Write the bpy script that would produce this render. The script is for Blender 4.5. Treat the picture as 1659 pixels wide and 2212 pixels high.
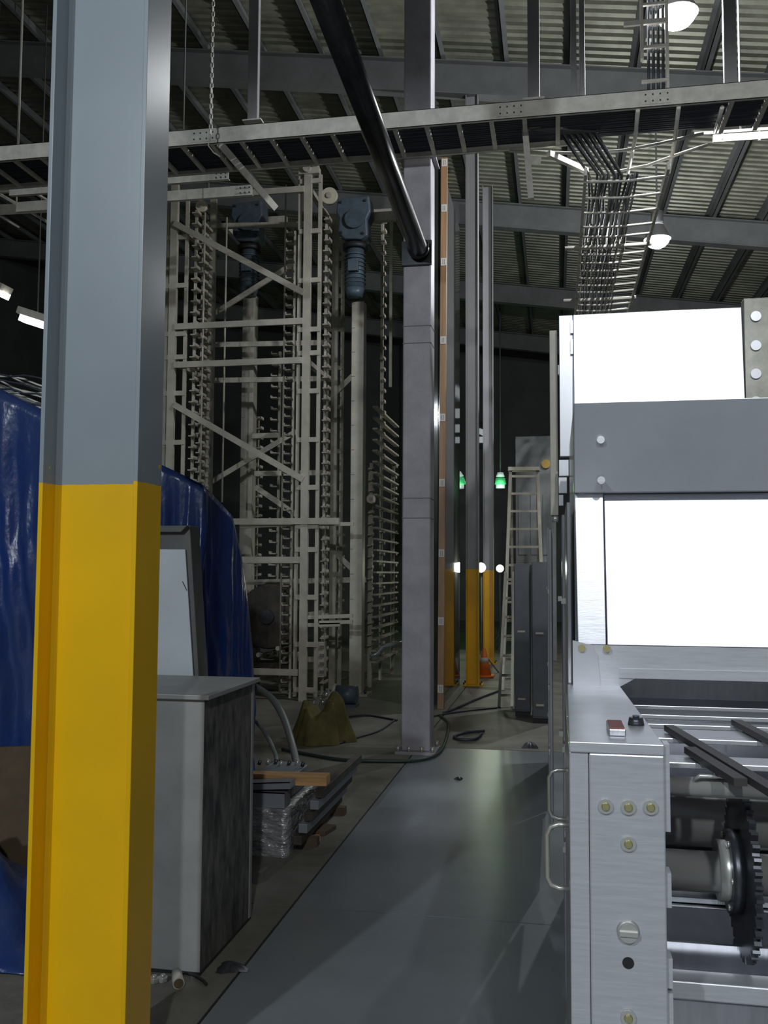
import bpy, bmesh, math, random
from mathutils import Vector, Matrix
random.seed(7)
R = math.radians
scn = bpy.context.scene
col = scn.collection
for o in list(bpy.data.objects): bpy.data.objects.remove(o)

# ------------------------------------------------------------ camera / exposure / world
W, H, F = 1659.0, 2212.0, 2000.0
EYE = Vector((0, 0, 1.55))
yaw, pit, roll = R(10.5), R(3.8), R(0.3)
fw = Vector((-math.sin(yaw)*math.cos(pit), math.cos(yaw)*math.cos(pit), math.sin(pit)))
rt0 = Vector((math.cos(yaw), math.sin(yaw), 0)); up0 = rt0.cross(fw)
rt = rt0*math.cos(roll) + up0*math.sin(roll); up = rt.cross(fw)
cam = bpy.data.cameras.new('camera'); camo = bpy.data.objects.new('camera', cam); col.objects.link(camo)
cam.sensor_fit = 'VERTICAL'; cam.sensor_height = 24.0; cam.lens = 24.0*F/H
cam.clip_start = 0.05; cam.clip_end = 200
m = Matrix((rt, up, -fw)).transposed().to_4x4(); m.translation = EYE; camo.matrix_world = m
scn.camera = camo
scn.view_settings.view_transform = 'Standard'; scn.view_settings.look = 'None'
scn.view_settings.gamma = 1.0; scn.view_settings.use_curve_mapping = False
scn.view_settings.exposure = -1.45
wd = bpy.data.worlds.new('World'); scn.world = wd; wd.use_nodes = True
wd.node_tree.nodes['Background'].inputs[0].default_value = (0.55, 0.62, 0.7, 1)
wd.node_tree.nodes['Background'].inputs[1].default_value = 0.02
LAMP_W = 620.0        # high bay lamp power
LAMP_COL = (0.93, 0.97, 1.0)

def offscreen_lamp(name, p, power, c):
    l = bpy.data.lights.new(name, 'SPOT'); l.energy = power*4; l.color = c; l.shadow_soft_size = 0.12; l.spot_size = R(179); l.spot_blend = 0.06   # opaque reflector: light below the rim only
    o = bpy.data.objects.new(name, l); col.objects.link(o); o.location = p
offscreen_lamp('high_bay_row_behind_offscreen', (1.3, -5.9, 6.2), LAMP_W*1.0, LAMP_COL)
offscreen_lamp('lamp_row_left_behind_offscreen', (-3.4, -5.9, 6.3), LAMP_W*1.25, (0.84, 0.94, 1.0))

def ray(x, y): return fw + rt*((x-W/2)/F) - up*((y-H/2)/F)
def onY(x, y, Y): d = ray(x, y); return EYE + d*(Y/d.y)
def onX(x, y, X): d = ray(x, y); return EYE + d*(X/d.x)
def onZ(x, y, Z=0.0): d = ray(x, y); return EYE + d*((Z-EYE.z)/d.z)

# ------------------------------------------------------------ materials
MATS = {}
def mat(name, c, rough=0.5, metal=0.0, var=0.0, vscale=6.0, bump=0.0, bscale=40.0, stretch=(1,1,1), spec=0.5, c2=None, emit=None, estr=0.0, alpha=None, trans=0.0):
    if name in MATS: return MATS[name]
    m = bpy.data.materials.new(name); m.use_nodes = True; MATS[name] = m
    nt = m.node_tree; b = nt.nodes['Principled BSDF']
    b.inputs['Base Color'].default_value = (*c, 1); b.inputs['Roughness'].default_value = rough
    b.inputs['Metallic'].default_value = metal; b.inputs['Specular IOR Level'].default_value = spec
    if emit: b.inputs['Emission Color'].default_value = (*emit, 1); b.inputs['Emission Strength'].default_value = estr
    if alpha is not None: b.inputs['Alpha'].default_value = alpha
    if trans: b.inputs['Transmission Weight'].default_value = trans
    if var or bump or c2:
        tc = nt.nodes.new('ShaderNodeTexCoord'); mp = nt.nodes.new('ShaderNodeMapping'); mp.inputs['Scale'].default_value = stretch
        nt.links.new(tc.outputs['Object'], mp.inputs['Vector'])
    if var or c2:
        n = nt.nodes.new('ShaderNodeTexNoise'); n.inputs['Scale'].default_value = vscale; n.inputs['Detail'].default_value = 6; n.inputs['Roughness'].default_value = 0.65
        nt.links.new(mp.outputs[0], n.inputs['Vector'])
        rp = nt.nodes.new('ShaderNodeValToRGB'); rp.color_ramp.elements[0].position = 0.35; rp.color_ramp.elements[1].position = 0.65
        a = tuple(max(0, v*(1-var)) for v in c); d = c2 or tuple(min(1, v*(1+var)) for v in c)
        rp.color_ramp.elements[0].color = (*(c if c2 else a), 1); rp.color_ramp.elements[1].color = (*d, 1)
        nt.links.new(n.outputs['Fac'], rp.inputs['Fac']); nt.links.new(rp.outputs['Color'], b.inputs['Base Color'])
    if bump:
        n2 = nt.nodes.new('ShaderNodeTexNoise'); n2.inputs['Scale'].default_value = bscale; n2.inputs['Detail'].default_value = 4
        nt.links.new(mp.outputs[0], n2.inputs['Vector'])
        bp = nt.nodes.new('ShaderNodeBump'); bp.inputs['Strength'].default_value = bump; bp.inputs['Distance'].default_value = 0.02
        nt.links.new(n2.outputs['Fac'], bp.inputs['Height']); nt.links.new(bp.outputs['Normal'], b.inputs['Normal'])
    return m

def paint_split(name, cg, cy, zb, rough=0.35):
    m = bpy.data.materials.new(name); m.use_nodes = True; nt = m.node_tree; b = nt.nodes['Principled BSDF']
    g = nt.nodes.new('ShaderNodeNewGeometry'); s = nt.nodes.new('ShaderNodeSeparateXYZ'); nt.links.new(g.outputs['Position'], s.inputs[0])
    n = nt.nodes.new('ShaderNodeTexNoise'); n.inputs['Scale'].default_value = 30; nt.links.new(g.outputs['Position'], n.inputs['Vector'])
    ma = nt.nodes.new('ShaderNodeMath'); ma.operation = 'MULTIPLY_ADD'; nt.links.new(n.outputs['Fac'], ma.inputs[0]); ma.inputs[1].default_value = 0.006; nt.links.new(s.outputs['Z'], ma.inputs[2])
    lt = nt.nodes.new('ShaderNodeMath'); lt.operation = 'LESS_THAN'; nt.links.new(ma.outputs[0], lt.inputs[0]); lt.inputs[1].default_value = zb
    n2 = nt.nodes.new('ShaderNodeTexNoise'); n2.inputs['Scale'].default_value = 3; n2.inputs['Detail'].default_value = 5; nt.links.new(g.outputs['Position'], n2.inputs['Vector'])
    # sparse stray drops of the yellow paint just above the boundary
    n3 = nt.nodes.new('ShaderNodeTexNoise'); n3.inputs['Scale'].default_value = 26; n3.inputs['Detail'].default_value = 1; nt.links.new(g.outputs['Position'], n3.inputs['Vector'])
    g3 = nt.nodes.new('ShaderNodeMath'); g3.operation = 'GREATER_THAN'; g3.inputs[1].default_value = 0.74; nt.links.new(n3.outputs['Fac'], g3.inputs[0])
    l3 = nt.nodes.new('ShaderNodeMath'); l3.operation = 'LESS_THAN'; l3.inputs[1].default_value = zb+0.07; nt.links.new(s.outputs['Z'], l3.inputs[0])
    m3 = nt.nodes.new('ShaderNodeMath'); m3.operation = 'MULTIPLY'; nt.links.new(g3.outputs[0], m3.inputs[0]); nt.links.new(l3.outputs[0], m3.inputs[1])
    mx3 = nt.nodes.new('ShaderNodeMath'); mx3.operation = 'MAXIMUM'; nt.links.new(m3.outputs[0], mx3.inputs[0]); nt.links.new(lt.outputs[0], mx3.inputs[1])
    mix = nt.nodes.new('ShaderNodeMix'); mix.data_type = 'RGBA'
    nt.links.new(mx3.outputs[0], mix.inputs[0]); mix.inputs[6].default_value = (*cg, 1); mix.inputs[7].default_value = (*cy, 1)
    mm = nt.nodes.new('ShaderNodeMix'); mm.data_type = 'RGBA'; mm.blend_type = 'MULTIPLY'; mm.inputs[0].default_value = 0.25
    nt.links.new(mix.outputs[2], mm.inputs[6]); nt.links.new(n2.outputs['Fac'], mm.inputs[7]); nt.links.new(mm.outputs[2], b.inputs['Base Color'])
    b.inputs['Roughness'].default_value = rough
    return m

M_COLNEAR = paint_split('column_paint_two_tone', (0.30, 0.345, 0.385), (0.97, 0.56, 0.003), 1.822, 0.32)
M_COLFAR = paint_split('far_column_paint_two_tone', (0.34, 0.335, 0.345), (0.93, 0.51, 0.003), 1.62, 0.4)
M_COLMID = mat('mid_column_grey_paint', (0.35, 0.33, 0.36), 0.5, 0, 0.18, 3)
M_ROOF = mat('roof_deck_galvanised', (0.32, 0.32, 0.25), 0.42, 0.35, 0.25, 2.0)
M_STEEL = mat('roof_steel_primer', (0.18, 0.185, 0.185), 0.6, 0, 0.15, 2)
M_GALV = mat('galvanised_tray', (0.70, 0.67, 0.60), 0.45, 0.12, 0.14, 9)
M_CREAM = mat('cream_enamel', (0.46, 0.43, 0.36), 0.45, 0, 0.14, 5)
M_CREAMD = mat('worn_cream_enamel', (0.45, 0.42, 0.35), 0.5, 0, 0.25, 6)
M_DARK = mat('black_sheet', (0.03, 0.03, 0.032), 0.6, 0, 0.3, 3)
M_MOTOR = mat('blue_grey_motor', (0.085, 0.115, 0.145), 0.45, 0.1, 0.2, 8)
M_BLACK = mat('black_rubber', (0.02, 0.02, 0.022), 0.55)
M_CABLE = mat('dark_cable', (0.03, 0.035, 0.05), 0.5)
M_HOSE = mat('grey_hose', (0.16, 0.17, 0.17), 0.45)
M_SSB = mat('brushed_stainless', (0.72, 0.73, 0.78), 0.36, 0.55, 0.07, 12, 0.03, 30, (1, 1, 14))
M_SSW = mat('bright_stainless', (0.72, 0.73, 0.78), 0.33, 0.6, 0.04, 5)
M_SSD = mat('mirror_stainless', (0.66, 0.67, 0.72), 0.20, 0.95, 0.10, 4, 0.02, 30, (8, 1, 1))
M_SHAFT = mat('polished_shaft', (0.66, 0.65, 0.62), 0.28, 0.55)
M_DKST = mat('dark_oiled_steel', (0.10, 0.105, 0.12), 0.35, 0.7, 0.2, 20)
M_BRASS = mat('brass_bolt', (0.55, 0.50, 0.25), 0.35, 0.6)
M_BIN = mat('bin_sheet_metal', (0.36, 0.36, 0.36), 0.5, 0.25, 0.10, 4)
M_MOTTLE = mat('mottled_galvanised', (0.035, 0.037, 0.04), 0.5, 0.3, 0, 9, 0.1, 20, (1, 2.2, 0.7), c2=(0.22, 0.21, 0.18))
M_WHITEP = mat('white_panel', (0.80, 0.84, 0.90), 0.5, 0, 0.05, 3)
M_FRAMEB = mat('hopper_frame_grey', (0.17, 0.165, 0.16), 0.55, 0, 0.15, 5)
M_TARP = mat('blue_tarpaulin', (0.012, 0.038, 0.20), 0.27, 0, 0, 2.2, 0.8, 7, (1, 1, 0.6), c2=(0.035, 0.06, 0.17))
M_TARPG = mat('dusty_blue_tarpaulin', (0.05, 0.075, 0.17), 0.45, 0, 0.25, 5, 0.4, 9)
M_CARD = mat('brown_board', (0.10, 0.07, 0.04), 0.8, 0, 0.2, 4)
M_WOOD = mat('pine_timber', (0.62, 0.36, 0.15), 0.6, 0, 0.22, 5, 0.1, 30, (0.6, 6, 6))
M_ORANGE = mat('varnished_edge_board', (0.29, 0.165, 0.085), 0.5, 0, 0.22, 3, 0, 1, (6, 6, 0.5))
M_LABEL = mat('white_label', (0.55, 0.52, 0.48), 0.6)
M_FILM = mat('stretch_film', (0.42, 0.42, 0.42), 0.16, 0.35, 0.35, 16, 0.9, 26, (0.6, 1, 2.2))
M_KHAKI = mat('khaki_canvas', (0.125, 0.105, 0.03), 0.8, 0, 0.25, 7, 0.5, 12)
M_ALU = mat('ladder_aluminium', (0.50, 0.46, 0.38), 0.4, 0.3, 0.1, 8)
M_CAB = mat('grey_cabinet', (0.12, 0.125, 0.14), 0.35, 0.3, 0.12, 3)
M_WALL = mat('wall_panel', (0.10, 0.105, 0.10), 0.7, 0, 0.15, 1)
M_CONC = mat('bare_concrete', (0.13, 0.12, 0.098), 0.55, 0, 0, 2.6, 0.15, 30, c2=(0.21, 0.20, 0.175))
M_EPOXY = mat('grey_epoxy', (0.205, 0.225, 0.245), 0.30, 0, 0.12, 1.3, 0.02, 50)
M_JOINT = mat('joint_filler', (0.02, 0.02, 0.02), 0.8)
M_GLOW = mat('lamp_glass_lit', (1, 1, 1), 0.4, emit=(0.95, 0.98, 1.0), estr=40)
M_TUBEG = mat('fluorescent_lit', (1, 1, 1), 0.4, emit=(1.0, 0.98, 0.92), estr=7)
M_WIN = mat('daylit_pane', (0.8, 0.85, 0.9), 0.3, emit=(0.80, 0.90, 0.92), estr=0.85)
M_WORK = mat('work_light_lit', (1, 1, 1), 0.4, emit=(0.95, 1.0, 0.85), estr=9)
M_GREEN = mat('green_light_lit', (0.1, 0.6, 0.25), 0.4, emit=(0.10, 0.75, 0.28), estr=1.0)
M_LAMPB = mat('lamp_housing', (0.25, 0.25, 0.25), 0.5, 0.3)
M_RED = mat('faded_red_print', (0.30, 0.10, 0.09), 0.6)
M_FOIL = mat('crumpled_foil', (0.8, 0.8, 0.78), 0.12, 0.9, 0, 1, 0.6, 20)
M_GHOSE = mat('green_hose', (0.03, 0.06, 0.045), 0.4)
M_GLOSSP = mat('glossy_dark_panel', (0.03, 0.032, 0.028), 0.05, 0, 0.2, 2, spec=0.6)
M_PLAST = mat('clear_plastic', (0.55, 0.52, 0.45), 0.2, 0, 0.1, 5)

# ------------------------------------------------------------ mesh builder
class MB:
    def __init__(s): s.v = []; s.f = []; s.sm = []
    def add(s, vs, fs, smooth=False):
        n = len(s.v); s.v += [Vector(v) for v in vs]
        for f in fs: s.f.append([n+i for i in f]); s.sm.append(smooth)
        return s
    def hexa(s, p):   # 8 points: bottom 4 ccw, top 4 ccw
        return s.add(p, [(3,2,1,0), (4,5,6,7), (0,1,5,4), (1,2,6,5), (2,3,7,6), (3,0,4,7)])
    def box(s, x0, x1, y0, y1, z0, z1):
        return s.hexa([(x0,y0,z0),(x1,y0,z0),(x1,y1,z0),(x0,y1,z0),(x0,y0,z1),(x1,y0,z1),(x1,y1,z1),(x0,y1,z1)])
    def beam(s, a, b, w, h, ref=(0,1,0)):   # section: w across (in picture plane), h along ref
        a = Vector(a); b = Vector(b); d = (b-a).normalized(); r = Vector(ref); r = (r - d*r.dot(d)).normalized(); q = d.cross(r)
        c = [(-1,-1),(1,-1),(1,1),(-1,1)]
        return s.hexa([p + q*(w/2*i) + r*(h/2*j) for p in (a, b) for i, j in c])
    def cyl(s, a, b, r0, r1=None, n=14, caps=True):
        r1 = r0 if r1 is None else r1; a = Vector(a); b = Vector(b); d = (b-a).normalized()
        u = d.orthogonal().normalized(); w = d.cross(u); vs = []
        for p, r in ((a, r0), (b, r1)):
            for k in range(n): t = 2*math.pi*k/n; vs.append(p + u*(r*math.cos(t)) + w*(r*math.sin(t)))
        s.add(vs, [(k, (k+1)%n, n+(k+1)%n, n+k) for k in range(n)], True)
        if caps: s.add(vs, [tuple(range(n-1, -1, -1)), tuple(range(n, 2*n))])
        return s
    def tube(s, pts, r, n=8):
        pts = [Vector(p) for p in pts]; vs = []; u = None
        for i, p in enumerate(pts):
            d = (pts[min(i+1, len(pts)-1)] - pts[max(i-1, 0)]).normalized()
            u = d.orthogonal().normalized() if u is None else (u - d*u.dot(d)).normalized()
            w = d.cross(u)
            for k in range(n): t = 2*math.pi*k/n; vs.append(p + u*(r*math.cos(t)) + w*(r*math.sin(t)))
        fs = [(i*n+k, i*n+(k+1)%n, (i+1)*n+(k+1)%n, (i+1)*n+k) for i in range(len(pts)-1) for k in range(n)]
        s.add(vs, fs, True); s.add(vs[:n], [tuple(range(n-1,-1,-1))]); s.add(vs[-n:], [tuple(range(n))])
        return s
    def prism(s, outline, vec):
        n = len(outline); a = [Vector(p) for p in outline]; b = [p + Vector(vec) for p in a]
        return s.add(a+b, [tuple(range(n-1,-1,-1)), tuple(range(n, 2*n))] + [(k, (k+1)%n, n+(k+1)%n, n+k) for k in range(n)])
    def grid(s, rows, smooth=True):
        m_ = len(rows[0]); return s.add([p for r in rows for p in r], [(i*m_+j, i*m_+j+1, (i+1)*m_+j+1, (i+1)*m_+j) for i in range(len(rows)-1) for j in range(m_-1)], smooth)
    def build(s, name, material, parent=None, bevel=0.0, solid=0.0):
        me = bpy.data.meshes.new(name); off = world_loc(parent) if parent else Vector()
        if not parent:
            zs = [v.z for v in s.v]; xs = [v.x for v in s.v]; ys = [v.y for v in s.v]
            off = Vector(((min(xs)+max(xs))/2, (min(ys)+max(ys))/2, min(zs)))
        me.from_pydata([tuple(v-off) for v in s.v], [], s.f)
        for p, k in zip(me.polygons, s.sm): p.use_smooth = k
        me.materials.append(material)
        b = bmesh.new(); b.from_mesh(me); bmesh.ops.remove_doubles(b, verts=b.verts, dist=1e-6)
        bmesh.ops.recalc_face_normals(b, faces=b.faces); b.to_mesh(me); b.free()
        o = bpy.data.objects.new(name, me); col.objects.link(o)
        if parent: o.parent = parent
        else: o.location = off
        if solid: md = o.modifiers.new('thickness', 'SOLIDIFY'); md.thickness = solid
        if bevel: md = o.modifiers.new('edge', 'BEVEL'); md.width = bevel; md.segments = 2; md.limit_method = 'ANGLE'
        return o

def world_loc(o):
    v = Vector()
    while o: v = v + o.location; o = o.parent
    return v
def tag(o, label, cat, group=None):
    o['label'] = label; o['category'] = cat
    if group: o['group'] = group
    return o
def thing(name, label, cat, loc=(0,0,0), group=None):
    o = bpy.data.objects.new(name, None); col.objects.link(o); o.location = loc; o.empty_display_size = 0.1
    return tag(o, label, cat, group)
def struct(o, label=None):
    o['kind'] = 'structure'
    if label: o['label'] = label
    return o
def copy_tree(o, delta, parent=None):
    c = o.copy(); col.objects.link(c)
    if parent: c.parent = parent
    else: c.location = o.location + Vector(delta)
    for ch in list(o.children): copy_tree(ch, delta, c)
    return c

# ============================================================ SETTING
JX, JY = -1.22, 4.28
base = struct(MB().box(-16, 9, -8, 31, -0.14, -0.004).build('floor', M_JOINT), 'grey concrete floor with dark joints between slabs')
xs = [-16, -9.8, -5.5, JX, 2.4, 9]; ys = [-8, -2.0, JY, 8.35, 13.1, 18.3, 24.5, 31]
for i in range(len(xs)-1):
    for j in range(len(ys)-1):
        g = 0.006
        MB().box(xs[i]+g, xs[i+1]-g, ys[j]+g, ys[j+1]-g, -0.02, 0.0).build('floor_slab', M_EPOXY if (xs[i] >= JX-0.01 and ys[j] < 8) else M_CONC, base)
def roofz(X): return 9.08 - 0.144*(X+0.28)
# corrugated roof deck: ribs run across, down the slope
RX0, RX1 = -16, 9
pitch = 0.18; prof = []
y = -8.0
while y < 31:
    prof += [(y, 0.0), (y+0.085, 0.0), (y+0.105, 0.045), (y+0.16, 0.045)]; y += pitch
rows = [[Vector((X, yy, roofz(X)+zz)) for yy, zz in prof] for X in (RX0, RX1)]
ceil = struct(MB().grid(rows, False).build('ceiling', M_ROOF, solid=0.004), 'corrugated metal roof deck sloping down')
for Y in (-2.4, 2.6, 8.12, 13.1, 18.3, 23.6, 28.6):   # rafters
    b = MB()
    for dz, w, t in ((-0.215, 0.2, 0.02), (-0.70, 0.2, 0.02)):
        b.beam((RX0, Y, roofz(RX0)+dz), (RX1, Y, roofz(RX1)+dz), t, w, (0,1,0))
    b.beam((RX0, Y, roofz(RX0)-0.457), (RX1, Y, roofz(RX1)-0.457), 0.47, 0.012, (0,1,0))
    b.build('rafter', M_STEEL, ceil)
X = -15.4
while X < 8.8:   # purlins
    b = MB(); z = roofz(X)
    b.box(X-0.006, X+0.006, -8, 31, z-0.205, z-0.005); b.box(X-0.006, X+0.07, -8, 31, z-0.205, z-0.197); b.box(X-0.07, X+0.006, -8, 31, z-0.012, z-0.005)
    b.build('purlin', M_STEEL, ceil); X += 0.92
struct(MB().box(-16.2, -16, -8, 31, 0, 11.4).build('wall_left', M_WALL), 'dark side wall')
struct(MB().box(9, 9.2, -8, 31, 0, 7.8).build('wall_right', M_WALL), 'dark side wall')
struct(MB().hexa([(-16,31,0),(9,31,0),(9,31.2,0),(-16,31.2,0),(-16,31,11.3),(9,31,7.7),(9,31.2,7.7),(-16,31.2,11.3)]).build('wall_end', M_WALL), 'dark far end wall')
struct(MB().hexa([(-16,-8.2,0),(9,-8.2,0),(9,-8,0),(-16,-8,0),(-16,-8.2,11.3),(9,-8.2,7.7),(9,-8,7.7),(-16,-8,11.3)]).build('wall_back', M_WALL), 'wall behind the aisle')
MIRX = 2*(-1.32)
# far windows: tall arched opening with pale panes between dark bars
def far_window(n, x0, x1, arch, bands, Y=30.9, mirror=False):
    onY_ = globals()['onY']
    def onY(x, y, Yv):
        p = onY_(x, y, Yv)
        if mirror: p.x = MIRX - p.x
        return p
    a = onY(x0, bands[0][0], Y); root = bpy.data.objects.new('window_%d' % n, None); col.objects.link(root)
    root.location = (a.x, Y, 0); struct(root, 'tall far window with pale panes between dark bars')
    zt = onY(x0, arch[0]-14, Y).z; zb = onY(x0, bands[-1][1]+12, Y).z; xa, xb = sorted((onY(x0, 900, Y).x, onY(x1, 900, Y).x))
    MB().box(xa-0.1, xb+0.1, Y-0.02, Y+0.08, zb, zt).build('window_frame', M_DARK, root)
    # arched head pane
    pts = []
    for k in range(9):
        t = k/8; px = x0 + (x1-x0)*t; pts.append(onY(px, arch[0] + (arch[1]-arch[0])*(t**2.2), Y-0.03))
    for k in range(8, -1, -1):
        t = k/8; px = x0 + (x1-x0)*t; pts.append(onY(px, min(arch[0]+arch[2]+(arch[1]-arch[0])*t**1.6, arch[1]+8), Y-0.03))
    MB().prism(pts, (0, -0.02, 0)).build('pane', M_WIN, root)
    for u, v in bands:
        MB().box(xa, xb, Y-0.05, Y-0.03, onY(x0, v, Y).z, onY(x0, u, Y).z).build('pane', M_WIN, root)
far_window(1, 964, 1012, (828, 860, 20), [(884, 904), (918, 935), (945, 958)], mirror=True)
far_window(2, 1031, 1059, (925, 942, 12), [(944, 957)])
MB()
# ============================================================ LAMPS
def high_bay(p, label, power=LAMP_W, r=0.17, colr=LAMP_COL, glow=M_GLOW):
    p = Vector(p); t = thing('high_bay_lamp', label, 'lamp', p, 'high bay lamps under the roof')
    b = MB(); b.cyl(p+Vector((0,0,0.02)), p+Vector((0,0,0.22)), r*1.12, 0.09, 20, False); b.cyl(p+Vector((0,0,0.22)), p+Vector((0,0,0.42)), 0.085, 0.085, 16)
    b.build('housing', M_LAMPB, t)
    g = MB()
    rows = []
    for i in range(5):
        a_ = i/4*math.pi/2; rr = r*math.cos(a_); zz = -r*0.75*math.sin(a_)
        rows.append([p + Vector((max(rr, .002)*math.cos(2*math.pi*k/18), max(rr, .002)*math.sin(2*math.pi*k/18), zz+0.02)) for k in range(19)])
    g.grid(rows).build('lens', glow, t)
    MB().cyl(p+Vector((0,0,0.42)), (p.x, p.y, roofz(p.x)+0.01), 0.012, None, 8).build('hanger_rod', M_STEEL, t)
    l = bpy.data.lights.new('lamp_light', 'POINT'); l.energy = power*4; l.color = colr; l.shadow_soft_size = 0.06
    lo = bpy.data.objects.new('lamp_light', l); col.objects.link(lo); lo.parent = t; lo.location = (0, 0, -0.18)
    return t
high_bay(onZ(1420, 520, 6.3), 'lit high bay lamp hanging beyond the cable basket tray', LAMP_W*0.45)
high_bay(onZ(1462, 35, 6.6), 'lit high bay lamp hanging beside the cable riser', LAMP_W*0.45)
# left strip lights
def strip_light(pa, pb, label, Y, w=0.16):
    a = onY(*pa, Y); b = onY(*pb, Y); c = (a+b)/2
    t = thing('strip_light', label, 'lamp', c, 'strip lights above the covered machine')
    d = (b-a); MB().beam(a+Vector((0,0,0.10)), b+Vector((0,0,0.10)), 0.10, w+0.12).build('housing', M_GALV, t)
    MB().beam(a, b, 0.09, w).build('diffuser', M_TUBEG, t)
    for k in (0.2, 0.8):
        q = a + d*k; MB().cyl(q+Vector((0,0,0.15)), (q.x, q.y, roofz(q.x)-0.2), 0.01, None, 6).build('hanger_rod', M_STEEL, t)
strip_light((48, 688), (215, 742), 'white strip light with galvanised reflector beside the yellow and grey column', 12.0)
strip_light((-160, 560), (14, 640), 'white strip light over the blue tarpaulin', 12.0)

# ============================================================ COLUMNS
def h_column(label, x0, x1, y0, fl, top, material, group, bolts=True):
    c = ((x0+x1)/2, y0+fl/2, 0); t = thing('steel_column', label, 'column', c, group)
    tf = 0.014
    for xa in (x0, x1-tf): MB().box(xa, xa+tf, y0, y0+fl, 0.02, top).build('flange', material, t, 0.002)
    MB().box(x0+tf, x1-tf, y0+fl/2-0.005, y0+fl/2+0.005, 0.02, top).build('web', material, t)
    b = MB()
    for xa in (x0+tf, x1-tf):
        s = 1 if xa < (x0+x1)/2 else -1
        for yy in (y0+fl/2-0.005,): b.prism([(xa, yy, 0.02), (xa+s*0.008, yy, 0.02), (xa, yy-0.008, 0.02)], (0, 0, top-0.02))
    b.build('fillet_weld', material, t)
    bp = MB().box(x0-0.05, x1+0.05, y0-0.06, y0+fl+0.06, 0.0, 0.02).build('base_plate', material, t)
    for xa in (x0-0.025, x1+0.025):
        for yy in (y0-0.03, y0+fl+0.03): MB().cyl((xa, yy, 0.02), (xa, yy, 0.05), 0.014, None, 6).build('anchor_nut', M_DKST, bp)
    return t
h_column('steel H column painted yellow below and grey above, beside the grey sheet metal bin', -1.535, -1.215, 2.55, 0.17, roofz(-1.37)-0.72, M_COLNEAR, None)
# box column in the middle
t = thing('steel_column', 'plain grey square steel column with base plate, a black pipe bolted to it', 'column', (-1.195, 8.12, 0))
MB().box(-1.32, -1.07, 8.0, 8.25, 0.025, roofz(-1.2)-0.72).build('shaft', M_COLMID, t, 0.012)
for py in (704, 741, 1076, 1119):
    z = onY(900, py, 8.0).z; MB().box(-1.322, -1.068, 7.998, 8.252, z-0.004, z+0.004).build('weld_seam', mat('seam_grey', (0.14, 0.14, 0.15), 0.6), t)
bp = MB().box(-1.37, -1.02, 7.95, 8.3, 0.0, 0.025).build('base_plate', M_COLMID, t, 0.003)
for k, (xa, ya) in enumerate([(-1.345, 7.975), (-1.25, 7.972), (-1.14, 7.972), (-1.045, 7.975), (-1.345, 8.275), (-1.045, 8.275)]):
    MB().cyl((xa, ya, 0.025), (xa, ya, 0.07), 0.016, None, 6).build('anchor_nut', mat('bright_nut', (0.55, 0.53, 0.48), 0.4, 0.5), bp)
zc = onY(900, 340, 8.0).z
MB().box(-1.36, -1.03, 7.97, 8.28, zc, zc+0.02).build('collar_plate', M_COLMID, t, 0.002)
# far two-tone columns
M_T = M_COLFAR
h_column('far column with yellow foot, first one beyond the upright orange edge board', -1.24, -1.06, 13.0, 0.16, roofz(-1.2)-0.72, M_COLFAR, None)
h_column('far column with yellow foot, second one beyond the upright orange edge board', -1.24, -1.06, 16.2, 0.16, roofz(-1.2)-0.72, M_COLFAR, None)
# pipe
pa = onY(905, 540, 7.93); pb = onY(680, -60, 4.6)
t = thing('pipe', 'dark glossy steel pipe slanting overhead from the square grey column', 'pipe', pa)
M_PIPE = mat('dark_pipe', (0.035, 0.036, 0.038), 0.25, 0.6, 0.3, 6)
MB().cyl(pa, pb, 0.082, None, 24).build('pipe_body', M_PIPE, t)
MB().box(-1.33, -1.06, 7.965, 8.0, pa.z-0.12, pa.z+0.10).build('mounting_plate', M_PIPE, t, 0.003)
MB().cyl(pa + (pb-pa).normalized()*0.02, pa + (pb-pa).normalized()*0.06, 0.095, None, 24).build('pipe_collar', M_PIPE, t)

# ============================================================ CABLE TRAYS
TY, TZ = 7.35, 5.24
t = thing('cable_tray', 'long galvanised ladder cable tray crossing overhead, loaded with dark cables', 'cable tray', (-2, TY, TZ))
def lrail(y, x0, x1, nm):
    b = MB().box(x0, x1, y-0.002, y+0.002, TZ, TZ+0.142); b.box(x0, x1, y-0.002, y+0.028, TZ, TZ+0.005); b.box(x0, x1, y-0.002, y+0.028, TZ+0.137, TZ+0.142)
    return b.build(nm, M_GALV, t)
fr = lrail(TY, -9, 4.2, 'side_rail')
bk = MB().box(-9, 0.15, TY+0.575, TY+0.58, TZ, TZ+0.13).box(-9, 0.15, TY+0.55, TY+0.58, TZ, TZ+0.012).build('side_rail', M_GALV, t)
X = -8.8
while X < 4.1:
    if not (0.2 < X < 1.15): MB().box(X-0.018, X+0.018, TY+0.004, TY+0.56, TZ+0.004, TZ+0.03).build('rung', M_GALV, t)
    X += 0.268
for px, py in ((440, 296), (1103, 236), (1418, 212)):
    p = onY(px, py, TY); s = MB().box(p.x-0.11, p.x+0.11, TY-0.007, TY-0.002, TZ+0.02, TZ+0.12).build('splice_plate', M_GALV, fr)
    for k in range(4):
        for dz in (0.045, 0.098):
            MB().cyl((p.x-0.084+k*0.056, TY-0.007, TZ+dz), (p.x-0.084+k*0.056, TY-0.013, TZ+dz), 0.007, None, 6).build('bolt', M_DKST, fr)
for k in range(16):
    y0 = TY+0.035+k*0.033; pts = [(-9+i*0.6, y0+random.uniform(-.012, .012), TZ+0.046+random.uniform(0, 0.01)) for i in range(23)]
    MB().tube(pts, 0.015, 6).build('cable', M_CABLE, t)
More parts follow.
